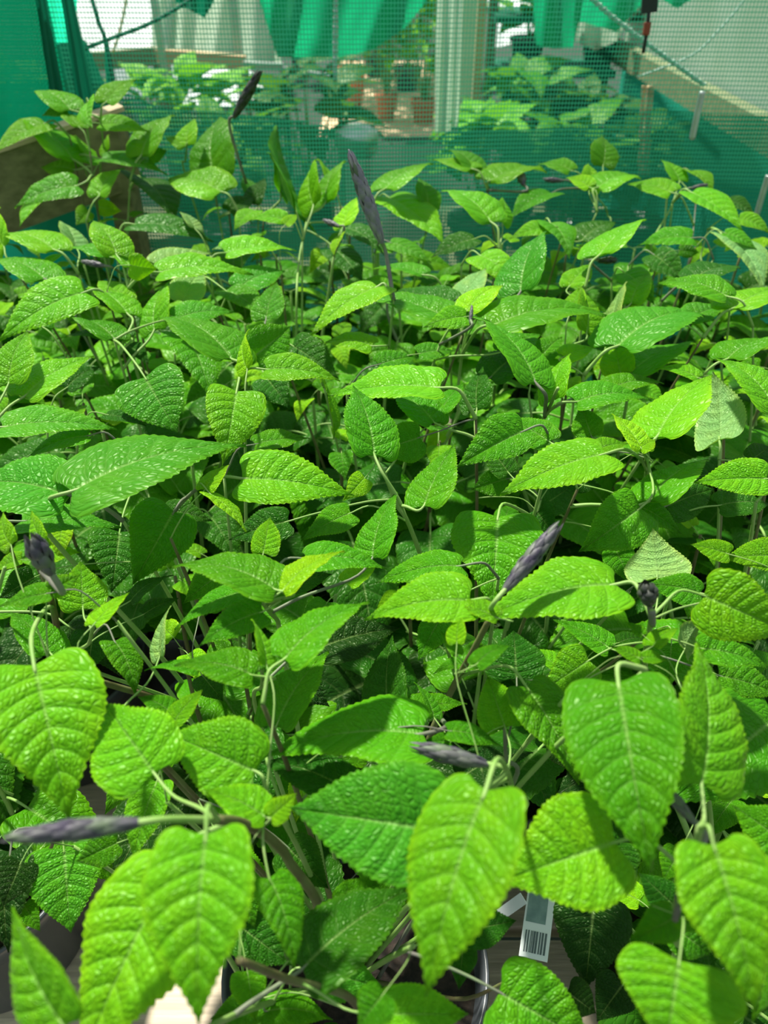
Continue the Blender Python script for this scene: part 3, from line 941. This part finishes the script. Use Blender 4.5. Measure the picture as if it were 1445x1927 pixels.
# the slim back spike stands on a long thin stalk
# ------------------------------------------------------------------ the rest of each plant: branches with opposite leaf pairs
VAR = []
for k in range(14):
    r = random.Random(50 + k); L = 1.0
    P0 = np.zeros(3); el = r.uniform(-0.5, -0.05)
    mb = MB(); S = 0.1
    P1 = np.array([S * math.cos(el), 0, S * math.sin(el)]); nn = np.array([-math.sin(el), 0, math.cos(el)]); wdir = np.array([0, 1, 0])
    wdir = np.array([0, math.cos(r.uniform(-.3, .3)), math.sin(r.uniform(-.3, .3))]); wdir = norm(wdir - norm(P1) * (wdir @ norm(P1))); nn = np.cross(norm(P1), wdir)
    blade(mb, P0, P1, wdir, nn, S * r.uniform(0.56, 0.72), fold=r.uniform(.1, .45), bulge=r.uniform(.06, .18), wave=r.uniform(.3, 1.2), rows=73, half=7, teeth=18, rough=1, seed=k, twist=r.uniform(-.3, .3))
    tube(mb, curve_pts([P1 * 0.08, (0, 0, 0), (-0.018, 0, -0.004), (-0.04, 0, -0.018)], 9), np.linspace(.0009, .0014, 9), 6, mi=1)
    VAR.append(mb.mesh('leaf', [M['leaf'], M['stem']]))
def leaf_at(parent, base, az, size, tn, k, tilt=0.0):
    o = bpy.data.objects.new('leaf', VAR[k % len(VAR)]); COL.objects.link(o); o.parent = parent
    o.location = base; o.rotation_euler = (random.uniform(-.25, .25), tilt, az); s = size / 0.1; o.scale = (s, s, s); o.color = tone(tn)
    return o
def project(P):
    d = np.asarray(P) - CAM; z = d @ FWD
    return (W / 2 + F * (d @ RIGHT) / z, H / 2 - F * (d @ UP) / z, z)
n_fill = 0
for i, pl in enumerate(plants):
    r = random.Random(200 + i); x, y = pl['x'], pl['y']; e = pl['e']
    back = y > 0.95; mid_ = y > 0.6
    top = (CANOPY - (0.02 if back else 0.045 if mid_ else 0.10 if y > 0.4 else 0.14)) - BENCH_Z
    nb = 5 if y > 0.4 else 4
    for b in range(nb):
        az = 2 * math.pi * (b + r.random() * 0.6) / nb; lean = r.uniform(0.045, 0.095)
        tp = np.array([x + lean * math.cos(az), y + lean * math.sin(az), BENCH_Z + top * r.uniform(0.86, 1.0)])
        b0 = np.array([x + 0.012 * math.cos(az), y + 0.012 * math.sin(az), BENCH_Z + 0.108])
        mpt = (b0 + tp) / 2 + np.array([0.02 * math.cos(az), 0.02 * math.sin(az), -0.01])
        C = curve_pts([b0, mpt, tp], 16)
        pr = [project(C[k_]) for k_ in (5, 8, 11, 14)]
        if any(x0 - 10 < a_ < x1 + 10 and y0 < b_ < y1 for (a_, b_, _) in pr for (x0, y0, x1, y1, _) in GAPS): continue
        mb = MB(); tube(mb, C - np.array([x, y, BENCH_Z]), np.linspace(.0028, .0014, 16), 7)
        so = mb.build('stem', M['stem'] if r.random() < .7 else M['stem_brown'], None); so.parent = e; so.location = (0, 0, 0)
        nn_ = 5 if mid_ else 4; a0 = r.uniform(0, math.pi)
        for q in range(nn_):
            f = 0.34 + 0.66 * (q / (nn_ - 1)); P = C[int(f * 15)]
            size = (0.085 + 0.02 * math.sin(f * 3)) * (1.0 if f < 0.75 else 0.8 if f < 0.95 else 0.5) * r.uniform(0.85, 1.15)
            if f > 0.98: size *= 0.75
            for side in (0, 1):
                aa = a0 + q * math.pi / 2 + side * math.pi + r.uniform(-.3, .3)
                cpx = P + np.array([math.cos(aa), math.sin(aa), 0]) * (0.03 + size * 0.5)
                X, Y_, dd = project(cpx); skip = False
                for (x0, y0, x1, y1, _) in GAPS:
                    mgn = size * 0.45 * F / dd
                    if x0 - mgn < X < x1 + mgn and y0 - mgn < Y_ < y1 + mgn: skip = True
                if skip or cpx[1] > 1.19 or dd < 0.2: continue
                tn = (r.choice('mdddkk') if f < 0.6 else r.choice('mmdd') if f < 0.95 else r.choice('mly')) if y < 0.7 else (r.choice('mmddk') if f < 0.6 else r.choice('mmld') if f < 0.95 else r.choice('lly'))  # darker picks lower on the branch paint understory shade into the leaf colour
                base = P + np.array([math.cos(aa), math.sin(aa), 0.25]) * 0.035 * size / 0.1 - np.array([x, y, BENCH_Z])
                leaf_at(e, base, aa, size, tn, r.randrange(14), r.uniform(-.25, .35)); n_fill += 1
print('hero leaves', n_hero, 'other leaves', n_fill)

# ------------------------------------------------------------------ plant tag beside the pot at the bottom
def quad_frame(P, n, up):
    n = norm(n); x = norm(np.cross(up, n)); y = np.cross(n, x); return np.stack([x, y, n], axis=1)
tg0 = at_z(1012, 1735, 0.93)
tg = empty('plant_tag', tuple(tg0 + np.array([0, 0, -0.05])), 'white plastic plant tag with a barcode beside the dark pot at the bottom', 'tag')
Rm = quad_frame(tg0, CAM - tg0 + np.array([-.1, .15, 0.1]), norm(np.array([0.10, 0.75, 0.6])))
mb = MB(); box(mb, tg0, (0.020, 0.048, 0.0007), Rm); mb.build('tag_body', M['label'], tg, smooth=False)
mb = MB(); box(mb, tg0 + Rm @ np.array([-0.0015, 0.010, 0.0006]), (0.014, 0.022, 0.0003), Rm); mb.build('picture', M['label_picture'], tg, smooth=False)
mb = MB(); xx = -0.007
for k in range(9):
    w_ = random.choice((.0005, .0009, .0013)); box(mb, tg0 + Rm @ np.array([xx, -0.0135, 0.0006]), (w_, 0.014, 0.0003), Rm); xx += w_ + random.choice((.0005, .0009))
mb.build('barcode', M['label_print'], tg, smooth=False)
mb = MB(); a = at_z(940, 1722, 0.915); b = at_z(985, 1690, 0.945); beam(mb, a, b, 0.008, 0.0007, up=CAM - a); mb.build('stake', M['label'], tg, smooth=False)

# ------------------------------------------------------------------ behind the bench
def sheet(px_pts_top, px_pts_bot, Yf, nu=40, nv=24, ripple=0.01, rf=9, seed=0, lean=0.0):
    """cloth hanging between an upper and a lower line (pixel lists) at depth Yf(u)"""
    def interp(pts, u):
        k = u * (len(pts) - 1); i = min(int(k), len(pts) - 2); f = k - i
        return (pts[i][0] * (1 - f) + pts[i + 1][0] * f, pts[i][1] * (1 - f) + pts[i + 1][1] * f)
    V = []; UV = []; r = random.Random(seed); ph = r.uniform(0, 6)
    for a in range(nv + 1):
        for b_ in range(nu + 1):
            u, v = b_ / nu, a / nv; t_ = interp(px_pts_top, u); b2 = interp(px_pts_bot, u)
            Y = Yf(u) + ripple * math.sin(rf * u * 6.28 + ph + 1.3 * v) * (0.4 + 0.6 * v) + ripple * .6 * math.sin(rf * 0.43 * u * 6.28 + 2 * v)
            T = at_y(*t_, Y - lean); B = at_y(*b2, Y); V.append(T * (1 - v) + B * v)
    V = np.array(V).reshape(nv + 1, nu + 1, 3)
    su = np.concatenate([[0], np.cumsum(np.linalg.norm(np.diff(V[nv // 2], axis=0), axis=1))]); sv = np.concatenate([[0], np.cumsum(np.linalg.norm(np.diff(V[:, nu // 2], axis=0), axis=1))])
    UV = np.stack(np.broadcast_arrays(su[None, :], sv[:, None]), axis=-1).reshape(-1, 2)
    c = nu + 1; Fa = [(i * c + j, i * c + j + 1, (i + 1) * c + j + 1, (i + 1) * c + j) for i in range(nv) for j in range(nu)]
    return V.reshape(-1, 3), Fa, UV
def hang(name, label, cat, mat, top, bot, Y, group=None, **kw):
    Yf = Y if callable(Y) else (lambda u: Y)
    V, Fa, UV = sheet(top, bot, Yf, **kw); org = V.mean(axis=0); org[2] = V[:, 2].min()
    mb = MB(); mb.add(V, Fa, UV); o = mb.build(name, M[mat], None, origin=org); tag(o, label, cat, group)
    return o

# floor and the path of gravel beyond
def slab(name, x0, x1, y0, y1, z, mat):
    mb = MB(); mb.add([(x0, y0, z), (x1, y0, z), (x1, y1, z), (x0, y1, z)], [(0, 1, 2, 3)]); o = mb.build(name, M[mat], smooth=False); o['kind'] = 'structure'; return o
slab('floor', -8, 8, -3, 6.6, 0, 'ground')
slab('floor_gravel', -0.55, 0.85, 7.0, 11, 0.003, 'gravel')
slab('floor_rear', -8, 8, 6.6, 13, 0.0, 'ground')
slab('floor_far', -40, 40, 13, 60, 0.0, 'ground')

# the netting screen behind the bench
NETY = 1.30
def grid_sheet(x0, x1, z0, z1, Y, nu, nv, amp):
    V = []; UV = []
    for a in range(nv + 1):
        for b_ in range(nu + 1):
            x = x0 + (x1 - x0) * b_ / nu; z = z0 + (z1 - z0) * a / nv
            V.append((x, Y + amp * math.sin(x * 7 + 1.2 * math.sin(z * 3)) + amp * .5 * math.sin(z * 5 + x * 3), z)); UV.append((x, z))
    c = nu + 1; return V, [(i * c + j, i * c + j + 1, (i + 1) * c + j + 1, (i + 1) * c + j) for i in range(nv) for j in range(nu)], UV
V, Fa, UV = grid_sheet(-0.66, 1.05, 0.45, 1.75, NETY, 60, 40, 0.012)
mb = MB(); mb.add(V, Fa, UV); tag(mb.build('netting_screen', M['net']), 'fine green see-through netting hung right behind the back row of plants', 'netting')

TOP = [(150, 150), (230, 168), (300, 200), (450, 212), (560, 222), (630, 240), (655, 262), (740, 270), (825, 264), (845, 240), (930, 248), (1100, 238), (1230, 205), (1400, 215), (1560, 220)]
tw3 = [at_y(a, b_, NETY + .05) for a, b_ in TOP]; tx = [p[0] for p in tw3]; tz = [p[2] for p in tw3]
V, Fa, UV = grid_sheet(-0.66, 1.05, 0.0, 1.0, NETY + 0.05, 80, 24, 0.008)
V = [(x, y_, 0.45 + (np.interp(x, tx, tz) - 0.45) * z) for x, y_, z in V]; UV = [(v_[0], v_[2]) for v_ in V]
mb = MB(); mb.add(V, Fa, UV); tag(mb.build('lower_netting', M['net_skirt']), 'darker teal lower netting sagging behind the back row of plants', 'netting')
# left: dense green cloth, two twisted folds, turquoise cloth between
hang('shade_cloth', 'dense dark green shade cloth hanging in the top left corner', 'cloth', 'net_dense', [(-60, -60), (78, -60)], [(-60, 420), (170, 420)], lambda u: 1.22 + 0.1 * u, ripple=0.006, rf=2)
hang('shade_cloth', 'narrow dark green fold of cloth next to the corner cloth', 'cloth', 'cloth_dark', [(58, -60), (76, -60)], [(96, 190), (122, 190)], 1.27, group='twisted cloth folds', ripple=0.004, rf=2, nu=16)
hang('shade_cloth', 'wider dark green fold of cloth against the bright gap', 'cloth', 'cloth_dark', [(106, -60), (126, -60)], [(146, 200), (182, 200)], 1.28, group='twisted cloth folds', ripple=0.004, rf=2, nu=16)
hang('shade_cloth', 'bright turquoise cloth glimpsed between the two dark folds', 'cloth', 'cloth_bright', [(66, -60), (150, -60)], [(90, 85), (140, 78)], 1.5, lean=.12, ripple=0.005, rf=2, nu=16)
hang('shade_cloth', 'dark teal cloth below the turquoise patch', 'cloth', 'cloth_dark', [(92, 78), (160, 75)], [(130, 230), (230, 230)], 1.65, ripple=0.01, rf=2, nu=16)
hang('shade_cloth', 'loose green netting tail hanging from a cord in the bright gap', 'cloth', 'cloth_dark', [(195, 75), (204, 75)], [(200, 170), (218, 165)], 1.45, ripple=0.004, rf=1, nu=10)
hang('shade_cloth', 'teal cloth showing under the wooden board', 'cloth', 'cloth_teal', [(-60, 330), (240, 300)], [(-60, 560), (240, 520)], 1.27, ripple=0.006, rf=2)
# wooden board
brd = empty('wooden_board', tuple(at_y(100, 330, 1.22)), 'rough dark timber board with a pale sawn top edge behind the left plants', 'board')
A0, A1 = at_y(-120, 322, 1.12), at_y(228, 205, 1.26); 
hgt = 0.105
mb = MB(); beam(mb, A0 + [0, 0, -hgt / 2], A1 + [0, 0, -hgt / 2], 0.028, hgt); mb.build('plank', M['old_timber'], brd, smooth=False)
mb = MB(); beam(mb, A0 + [0, 0, 0.003], A1 + [0, 0, 0.003], 0.034, 0.006); mb.build('top_edge', M['pale_timber'], brd, smooth=False)  # paler strip along the top of the plank
mb = MB(); B0 = A1 + np.array([-0.02, -0.0, -0.002]); beam(mb, B0 + [0, 0, -0.02], B0 + [0, 0, -0.42], 0.034, 0.05, up=(0, 1, 0)); mb.build('post', M['old_timber'], brd, smooth=False)

def cord(name, label, mat, pts, Y, r, k=20, twist=0, cat='cord'):
    P = curve_pts([at_y(a, b, Y) for a, b in pts], k); mb = MB(); tube(mb, P, r, 8)
    if twist:
        s = np.linspace(0, twist * 6.28, k * 6); Pf = curve_pts([at_y(a, b, Y) for a, b in pts], k * 6)
        tube(mb, Pf + np.stack([np.cos(s), np.sin(s), np.cos(s)], axis=1) * r * 0.6, r * 0.7, 6)
    o = mb.build(name, M[mat], origin=P[-1]); tag(o, label, cat); return o
cord('rope', 'dark rope sagging across the bright gap at the top left', 'rope_dark', [(150, 95), (215, 70), (280, 45), (350, 5), (380, -20)], 1.40, 0.0028, twist=18, cat='rope')
cord('rope', 'thin dark cord running down in front of the bright gap', 'rope_dark', [(165, -30), (185, 40), (200, 80), (214, 150)], 1.38, 0.0030, cat='rope')
cord('rope', 'pale rope slanting down towards the timber rail at the top right', 'rope', [(1095, -20), (1150, 30), (1215, 80), (1270, 120), (1325, 160)], 1.35, 0.0030, twist=26, cat='rope')
cord('rope', 'pale cord rising from the end of the slanting rope to the top corner', 'rope', [(1200, 145), (1300, 105), (1350, 60), (1400, 0), (1420, -40)], 1.55, 0.0016, cat='rope')
cord('rope', 'yellowish string hanging down in the white gap', 'timber', [(243, -30), (232, 30), (222, 70), (212, 100)], 2.6, 0.004, cat='rope')
# hanging metal hook, straps
cord('hanging_chain', 'pale metal hanger hanging down beside the green drape', 'metal', [(633, -40), (632, 20), (631, 90), (631, 152)], 1.42, 0.0036, twist=14, cat='chain')
st = empty('strap', tuple(at_y(1212, 95, 1.25)), 'black strap with a rusty red clip hanging at the top right', 'strap')
P = [at_y(1226, -40, 1.25), at_y(1221, 24, 1.25)]; mb = MB(); beam(mb, P[0], P[1], 0.021, 0.004, up=(0, 1, 0)); mb.build('buckle', M['black'], st, smooth=False)
mb = MB(); tube(mb, curve_pts([at_y(1221, 24, 1.25), at_y(1217, 60, 1.25), at_y(1210, 100, 1.25)], 8), 0.0024, 8); mb.build('cord', M['black'], st)
mb = MB(); tube(mb, curve_pts([at_y(1219, 42, 1.247), at_y(1215, 66, 1.247)], 8), 0.0048, 8); mb.build('clip', M['red'], st)
cord('peg', 'pale grey plastic peg leaning beside the timber rail', 'metal', [(1322, 172), (1312, 215), (1302, 262)], 1.27, 0.0046, cat='peg')
cord('peg', 'pale grey plastic peg at the right edge above the last leaves', 'metal', [(1446, 330), (1436, 362), (1424, 404)], 1.22, 0.0044, cat='peg')
cord('wooden_stake', 'thin tan stick behind the netting on the right', 'timber', [(1224, 160), (1220, 210), (1214, 330)], 1.5, 0.0060, cat='stick')
cord('wooden_stake', 'thinner tan stick just left of the other stick', 'timber', [(1212, 160), (1209, 200), (1203, 330)], 1.52, 0.0035, cat='stick')

# green drapes beyond the netting
hang('drape', 'large bright green cloth drape sagging at the top middle', 'drape', 'cloth', [(470, -60), (600, -60), (720, -60), (850, -60)],
     [(500, 40), (522, 108), (570, 108), (640, 108), (700, 95), (760, 55), (838, -40)], 2.3, ripple=0.034, rf=3.6, nu=90)
hang('drape', 'small green cloth flap at the top edge left of the big drape', 'drape', 'cloth_dark', [(320, -50), (420, -50)], [(330, 5), (355, 18), (385, 34), (400, 8)], 2.2, ripple=0.02, rf=2)
hang('drape', 'green cloth drape hanging over the shelf on the right', 'drape', 'cloth', [(1000, -50), (1090, -50), (1210, -50)], [(1008, 84), (1040, 92), (1078, 90), (1090, 40), (1160, 60), (1206, 10)], 2.5, ripple=0.03, rf=3.1, nu=80)
hang('drape', 'pale green hanging cloth between shelf and slanting rope', 'drape', 'sheet_green', [(1080, -50), (1180, -50)], [(1085, 80), (1120, 95), (1160, 78), (1180, 40)], 2.8, ripple=0.03, rf=2)
hang('drape', 'little green cloth corner at the top edge right of the strap', 'drape', 'cloth', [(1240, -40), (1310, -40)], [(1250, 2), (1275, 16), (1298, 0)], 1.9, ripple=0.01, rf=1)
# pale polythene: far wall sheets
hang('polythene_sheet', 'creased pale grey-green polythene sheet behind the netting, left half', 'sheet', 'sheet_green', [(283, -60), (340, -60), (430, -60), (525, -60)], [(286, 94), (340, 96), (430, 112), (530, 128)], 3.4, ripple=0.06, rf=4)
hang('polythene_sheet', 'hanging pale clear plastic strip beside the upright post', 'sheet', 'sheet_green', [(822, -60), (872, -60)], [(818, 250), (862, 250)], 2.0, ripple=0.012, rf=2)
hang('polythene_sheet', 'white plastic panel under the timber rail in the bright gap', 'sheet', 'sheet', [(205, 115), (292, 112)], [(232, 185), (296, 182)], 4.0, ripple=0.02, rf=2, lean=.25)
hang('polythene_sheet', 'bright white polythene sheet filling the gap at the top left', 'sheet', 'sheet', [(120, -60), (290, -60)], [(130, 104), (292, 98)], 4.2, ripple=0.02, rf=2, lean=.5)  # added panel in place of bright sky, leaned to catch the sun
hang('polythene_sheet', 'pale plastic panel below the tan rail', 'sheet', 'sheet', [(318, 118), (470, 132)], [(318, 200), (540, 200)], 4.0, ripple=0.03, rf=3, lean=.25)
hang('polythene_sheet', 'white sheet seen above the shelf beside the post', 'sheet', 'sheet', [(918, -60), (1010, -60)], [(918, 95), (1003, 70)], 3.6, ripple=0.03, rf=2, lean=.4)

def rail(name, label, mat, a, b, Y, w, h, cat='rail'):
    P, Q = at_y(*a, Y), at_y(*b, Y); mb = MB(); beam(mb, P, Q, w, h); o = mb.build(name, M[mat], smooth=False, origin=(P + Q) / 2); tag(o, label, cat)
    for E_ in (P, Q):
        mb = MB(); q_ = E_ + (((P + Q) / 2) - E_) * 0.03; beam(mb, (q_[0], q_[1] + .02, 0), (q_[0], q_[1] + .02, q_[2] - h * .4), 0.018, 0.018, up=(0, 1, 0)); mb.build('support', M['olive_timber'], o, smooth=False)
    return o
rail('timber_rail', 'olive timber rail crossing the bright gap on the left', 'olive_timber', (120, 120), (290, 106), 3.1, 0.04, 0.055)
rail('timber_rail', 'sunlit tan timber rail behind the netting', 'timber', (286, 104), (462, 118), 3.2, 0.04, 0.045)
rail('timber_rail', 'short tan upright stub under the sunlit rail', 'timber', (311, 112), (309, 175), 3.25, 0.03, 0.03)
rail('metal_rail', 'bright white metal rail end right of the tan rail', 'metal', (458, 122), (532, 126), 3.1, 0.03, 0.022)
rail('metal_rail', 'thin grey metal rail running under the green drape', 'metal', (532, 132), (640, 150), 3.1, 0.02, 0.022)
def upright(name, label, mat, a, b, Y, w, cat='post'):
    P, Q = at_y(*a, Y), at_y(*b, Y); Q[0] = P[0]; mb = MB(); beam(mb, P, Q, w, w, up=(0, 1, 0)); o = mb.build(name, M[mat], smooth=False, origin=Q); tag(o, label, cat); return o
upright('metal_post', 'grey metal upright at the right side of the bright gap', 'metal', (280, -60), (296, 185), 3.0, 0.022)
upright('metal_post', 'pale metal upright between two creased sheets', 'metal', (433, -60), (445, 200), 3.35, 0.03)
upright('wooden_post', 'tan wooden post beside the clear plastic strip', 'timber', (912, -60), (895, 260), 2.4, 0.022)
upright('wooden_post', 'broad pale weathered post between plastic strip and tan post', 'sheet_green', (890, -60), (878, 255), 2.6, 0.05)

# right-hand side of the tunnel: rail along it, pale cover above, teal skirt below
zr = 1.12
R0, R1 = at_z(1240, 140, zr), at_z(1460, 262, zr)
dv = norm(R1 - R0); R0 = R0 - dv * 0.6; R1 = R1 + dv * 0.8
def wall_sheet(name, z0, z1, off, mat, amp=0.01):
    V = []; UV = []; nu, nv = 60, 20
    nrm_ = np.array([-dv[1], dv[0], 0]); Ln = np.linalg.norm(R1 - R0)
    for a in range(nv + 1):
        for b_ in range(nu + 1):
            s = Ln * b_ / nu; z = z0 + (z1 - z0) * a / nv; P = R0 + dv * s + nrm_ * (off + amp * math.sin(s * 9 + z * 2)); V.append((P[0], P[1], z)); UV.append((s, z))
    c = nu + 1; mb = MB(); mb.add(V, [(i * c + j, i * c + j + 1, (i + 1) * c + j + 1, (i + 1) * c + j) for i in range(nv) for j in range(nu)], UV)
    return mb.build(name, M[mat])
o = wall_sheet('wall_right', zr, 2.2, 0.05, 'sheet_green'); o['kind'] = 'structure'
o = wall_sheet('wall_right_skirt', 0.0, zr, 0.05, 'cloth_teal', 0.02); o['kind'] = 'structure'
mb = MB(); beam(mb, R0, R1, 0.04, 0.06); tag(mb.build('trim_1', M['olive_timber'], smooth=False), kind='structure')

# far wall of the tunnel behind everything, pale and translucent
def plane_wall(name, x0, x1, z0, z1, Y, mat):
    mb = MB(); mb.add([(x0, Y, z0), (x1, Y, z0), (x1, Y, z1), (x0, Y, z1)], [(0, 1, 2, 3)]); o = mb.build(name, M[mat], smooth=False); o['kind'] = 'structure'
# opposite bench with more plants
ob = empty('opposite_bench', (0.0, 2.3, 0), 'dark bench beyond the netting carrying leafy pots', 'bench')
mb = MB(); box(mb, (-0.75, 2.25, 0.72), (1.30, 0.7, 0.03)); mb.build('bench_top', M['olive_timber'], ob, smooth=False)
for xb in (-1.35, -0.15):
    for yb in (1.95, 2.55):
        mb = MB(); box(mb, (xb, yb, 0.3525), (0.05, 0.05, 0.705)); mb.build('leg', M['olive_timber'], ob, smooth=False)
ob2 = empty('opposite_bench', (0.45, 2.25, 0), 'dark bench beyond the netting right of the gravel path', 'bench')
mb = MB(); box(mb, (0.45, 2.25, 0.72), (0.54, 0.7, 0.03)); mb.build('bench_top', M['olive_timber'], ob2, smooth=False)
for xb in (0.23, 0.67):
    for yb in (1.95, 2.55):
        mb = MB(); box(mb, (xb, yb, 0.3525), (0.05, 0.05, 0.705)); mb.build('leg', M['olive_timber'], ob2, smooth=False)
# shelf unit on the right
sh = empty('shelf_rack', (0.75, 3.0, 0), 'dark shelf rack beyond the netting on the right', 'shelf')
for zz, nm in ((at_y(1000, 128, 3.0)[2], 'shelf'), (at_y(1000, 28, 3.0)[2], 'shelf')):
    mb = MB(); a = at_y(918, 128, 3.0); b = at_y(1140, 128, 3.0); box(mb, ((a[0] + b[0]) / 2, 3.0, zz), (b[0] - a[0], 0.28, 0.02)); mb.build(nm, M['cloth_dark'], sh, smooth=False)
for pxv in (920, 1138):
    a = at_y(pxv, 128, 3.0); mb = MB(); box(mb, (a[0], 3.0, 0.75), (0.03, 0.03, 1.5)); mb.build('upright', M['olive_timber'], sh, smooth=False)

def bush(x, y, z, rad, hgt, tn, label, cat='plant', group=None, potmat=None, potr=0.09, poth=0.12, n=34, size=0.09):
    e = empty('potted_plant', (x, y, z), label, cat, group); r = random.Random(int(x * 1000) + int(y * 777))
    mb = MB(); lathe(mb, [(0, 0), (potr * .7, 0), (potr * .95, poth * .85), (potr * 1.05, poth * .86), (potr * 1.05, poth), (potr * .93, poth), (potr * .9, poth * .9), (0, poth * .88)], 24)
    po = mb.build('pot', M[potmat or 'pot'], None); po.parent = e; po.location = (0, 0, 0)
    mb = MB(); mb2 = MB()
    for k in range(n):
        a = r.uniform(0, 6.28); ph = r.uniform(-0.4, 1.5); q = r.uniform(.45, 1) ** .5
        c = np.array([rad * q * math.cos(a) * math.cos(ph), rad * q * math.sin(a) * math.cos(ph), poth + hgt * 0.5 + hgt * 0.5 * q * math.sin(ph)])
        d = norm(np.array([math.cos(a), math.sin(a), r.uniform(-.5, .6)])); wd_ = norm(np.cross(d, [r.uniform(-.4, .4), r.uniform(-.4, .4), 1])); nn2 = np.cross(d, wd_)
        if nn2[2] < 0: nn2 = -nn2
        s = size * r.uniform(.7, 1.3)
        blade(mb, c, c + d * s, wd_, nn2, s * .55, fold=.25, bulge=.1, rows=15, half=3, teeth=4, seed=k)
        if k % 5 == 0: tube(mb2, curve_pts([(0, 0, poth * .85), c * np.array([.4, .4, .6]), c], 8), np.linspace(.004, .002, 8), 6)
    f = mb.build('foliage', M['leaf'], None); f.parent = e; f.location = (0, 0, 0); f.color = tone(tn)
    f = mb2.build('stem', M['stem'], None); f.parent = e; f.location = (0, 0, 0)
    return e
zb = 0.735
G1 = 'plants on the benches beyond the netting'
for k, (x, y, rd, hg, tn, lb) in enumerate([
    (-1.25, 2.05, .13, .22, 'm', 'broad leafy plant beyond the netting, nearest the bright gap'),
    (-1.00, 2.42, .14, .30, 'y', 'yellow-green plant beyond the netting, under the tan rail'),
    (-0.80, 2.05, .14, .26, 'm', 'leafy plant beyond the netting, left of the slim dark spike'),
    (-0.58, 2.42, .14, .30, 'l', 'mid-green plant beyond the netting, behind the slim dark spike'),
    (-0.40, 2.05, .13, .24, 'm', 'plant beyond the netting, under the metal hanger'),
    (-0.22, 2.42, .12, .34, 'd', 'tall dark plant beyond the netting beside the gravel path'),
    (0.26, 2.10, .09, .24, 'l', 'green plant beyond the netting, at the foot of the tan post'),
    (0.38, 2.42, .09, .30, 'm', 'leafy plant beyond the netting, just right of the tan post'),
    (0.46, 2.05, .09, .26, 'm', 'plant with long upright leaves beyond the netting, below the shelf'),
    (0.56, 2.42, .09, .26, 'd', 'dark plant beyond the netting, left of the two tan sticks'),
    (0.64, 2.08, .08, .22, 'd', 'dark plant beyond the netting, right of the two tan sticks')]):
    bush(x, y, zb, rd, hg, tn, lb, group=G1, size=0.12, n=44)
zs = at_y(1000, 128, 3.0)[2] + 0.012
for k, (x, lb, tn) in enumerate([(0.48, 'feathery olive plant on the shelf rack, nearest the post', 'l'), (0.72, 'dark plant in the middle of the shelf rack', 'k'), (0.95, 'dark plant on the far end of the shelf rack', 'k')]):
    bush(x, 3.0, zs, .10, .12, tn, lb, group='plants on the shelf rack', n=26, potr=.06, poth=.08)
# terracotta pots on the gravel
for (pxx, pyy, rr, hh, bw, bh, tn, lb) in [(727, 226, .10, .22, 0.42, 0.95, 'y', 'terracotta pot with a bushy sunlit shrub in the middle of the gravel'),
                                 (797, 232, .12, .20, 0.40, 0.80, 'y', 'terracotta pot with a yellow-green shrub, right on the gravel'),
                                 (660, 205, .15, .34, .40, 0.8, 'd', 'large shaded terracotta pot with a dark shrub, left on the gravel')]:
    g = at_z(pxx, pyy, 0.003)
    bush(g[0], g[1], 0.003, bw, bh, tn, lb, group='terracotta pots on the gravel', potmat='terracotta', potr=rr, poth=hh, n=230 if tn == 'y' else 110, size=0.13)
# pale bucket on the floor just behind the netting
g = at_y(672, 290, 2.2)
mb = MB(); lathe(mb, [(0, 0), (.05, 0), (.06, .04), (.055, .055), (.03, .07), (0, .072)], 32)
o = mb.build('plastic_dome', M['metal'], origin=None); o.location = tuple(g); tag(o, 'shiny pale lid glinting behind the tip of the tall spike', 'lid')
# hedge of shrubs beyond the gravel, each its own
for k, (pxx, hh, tn) in enumerate([(420, 1.3, 'm'), (560, 1.2, 'l'), (640, 1.4, 'd'), (705, 1.5, 'l'), (765, 1.4, 'y'), (840, 1.5, 'm'), (980, 1.4, 'd')]):
    g = at_z(pxx, 170, 0.0)
    bush(g[0], g[1] + 0.9 * (k % 2), 0.0, .42, hh, tn, ['bush beyond the gravel behind the creased sheet', 'light bush beyond the gravel under the drape, left side', 'dark bush beyond the gravel behind the large shaded pot',
         'sunlit bush beyond the gravel behind the middle terracotta pot', 'yellow-green bush beyond the gravel behind the right terracotta pot', 'bush beyond the gravel behind the clear plastic strip', 'dark bush beyond the gravel behind the tan post'][k],
         group='bushes beyond the gravel', n=110, size=0.20, potr=.15, poth=.22)
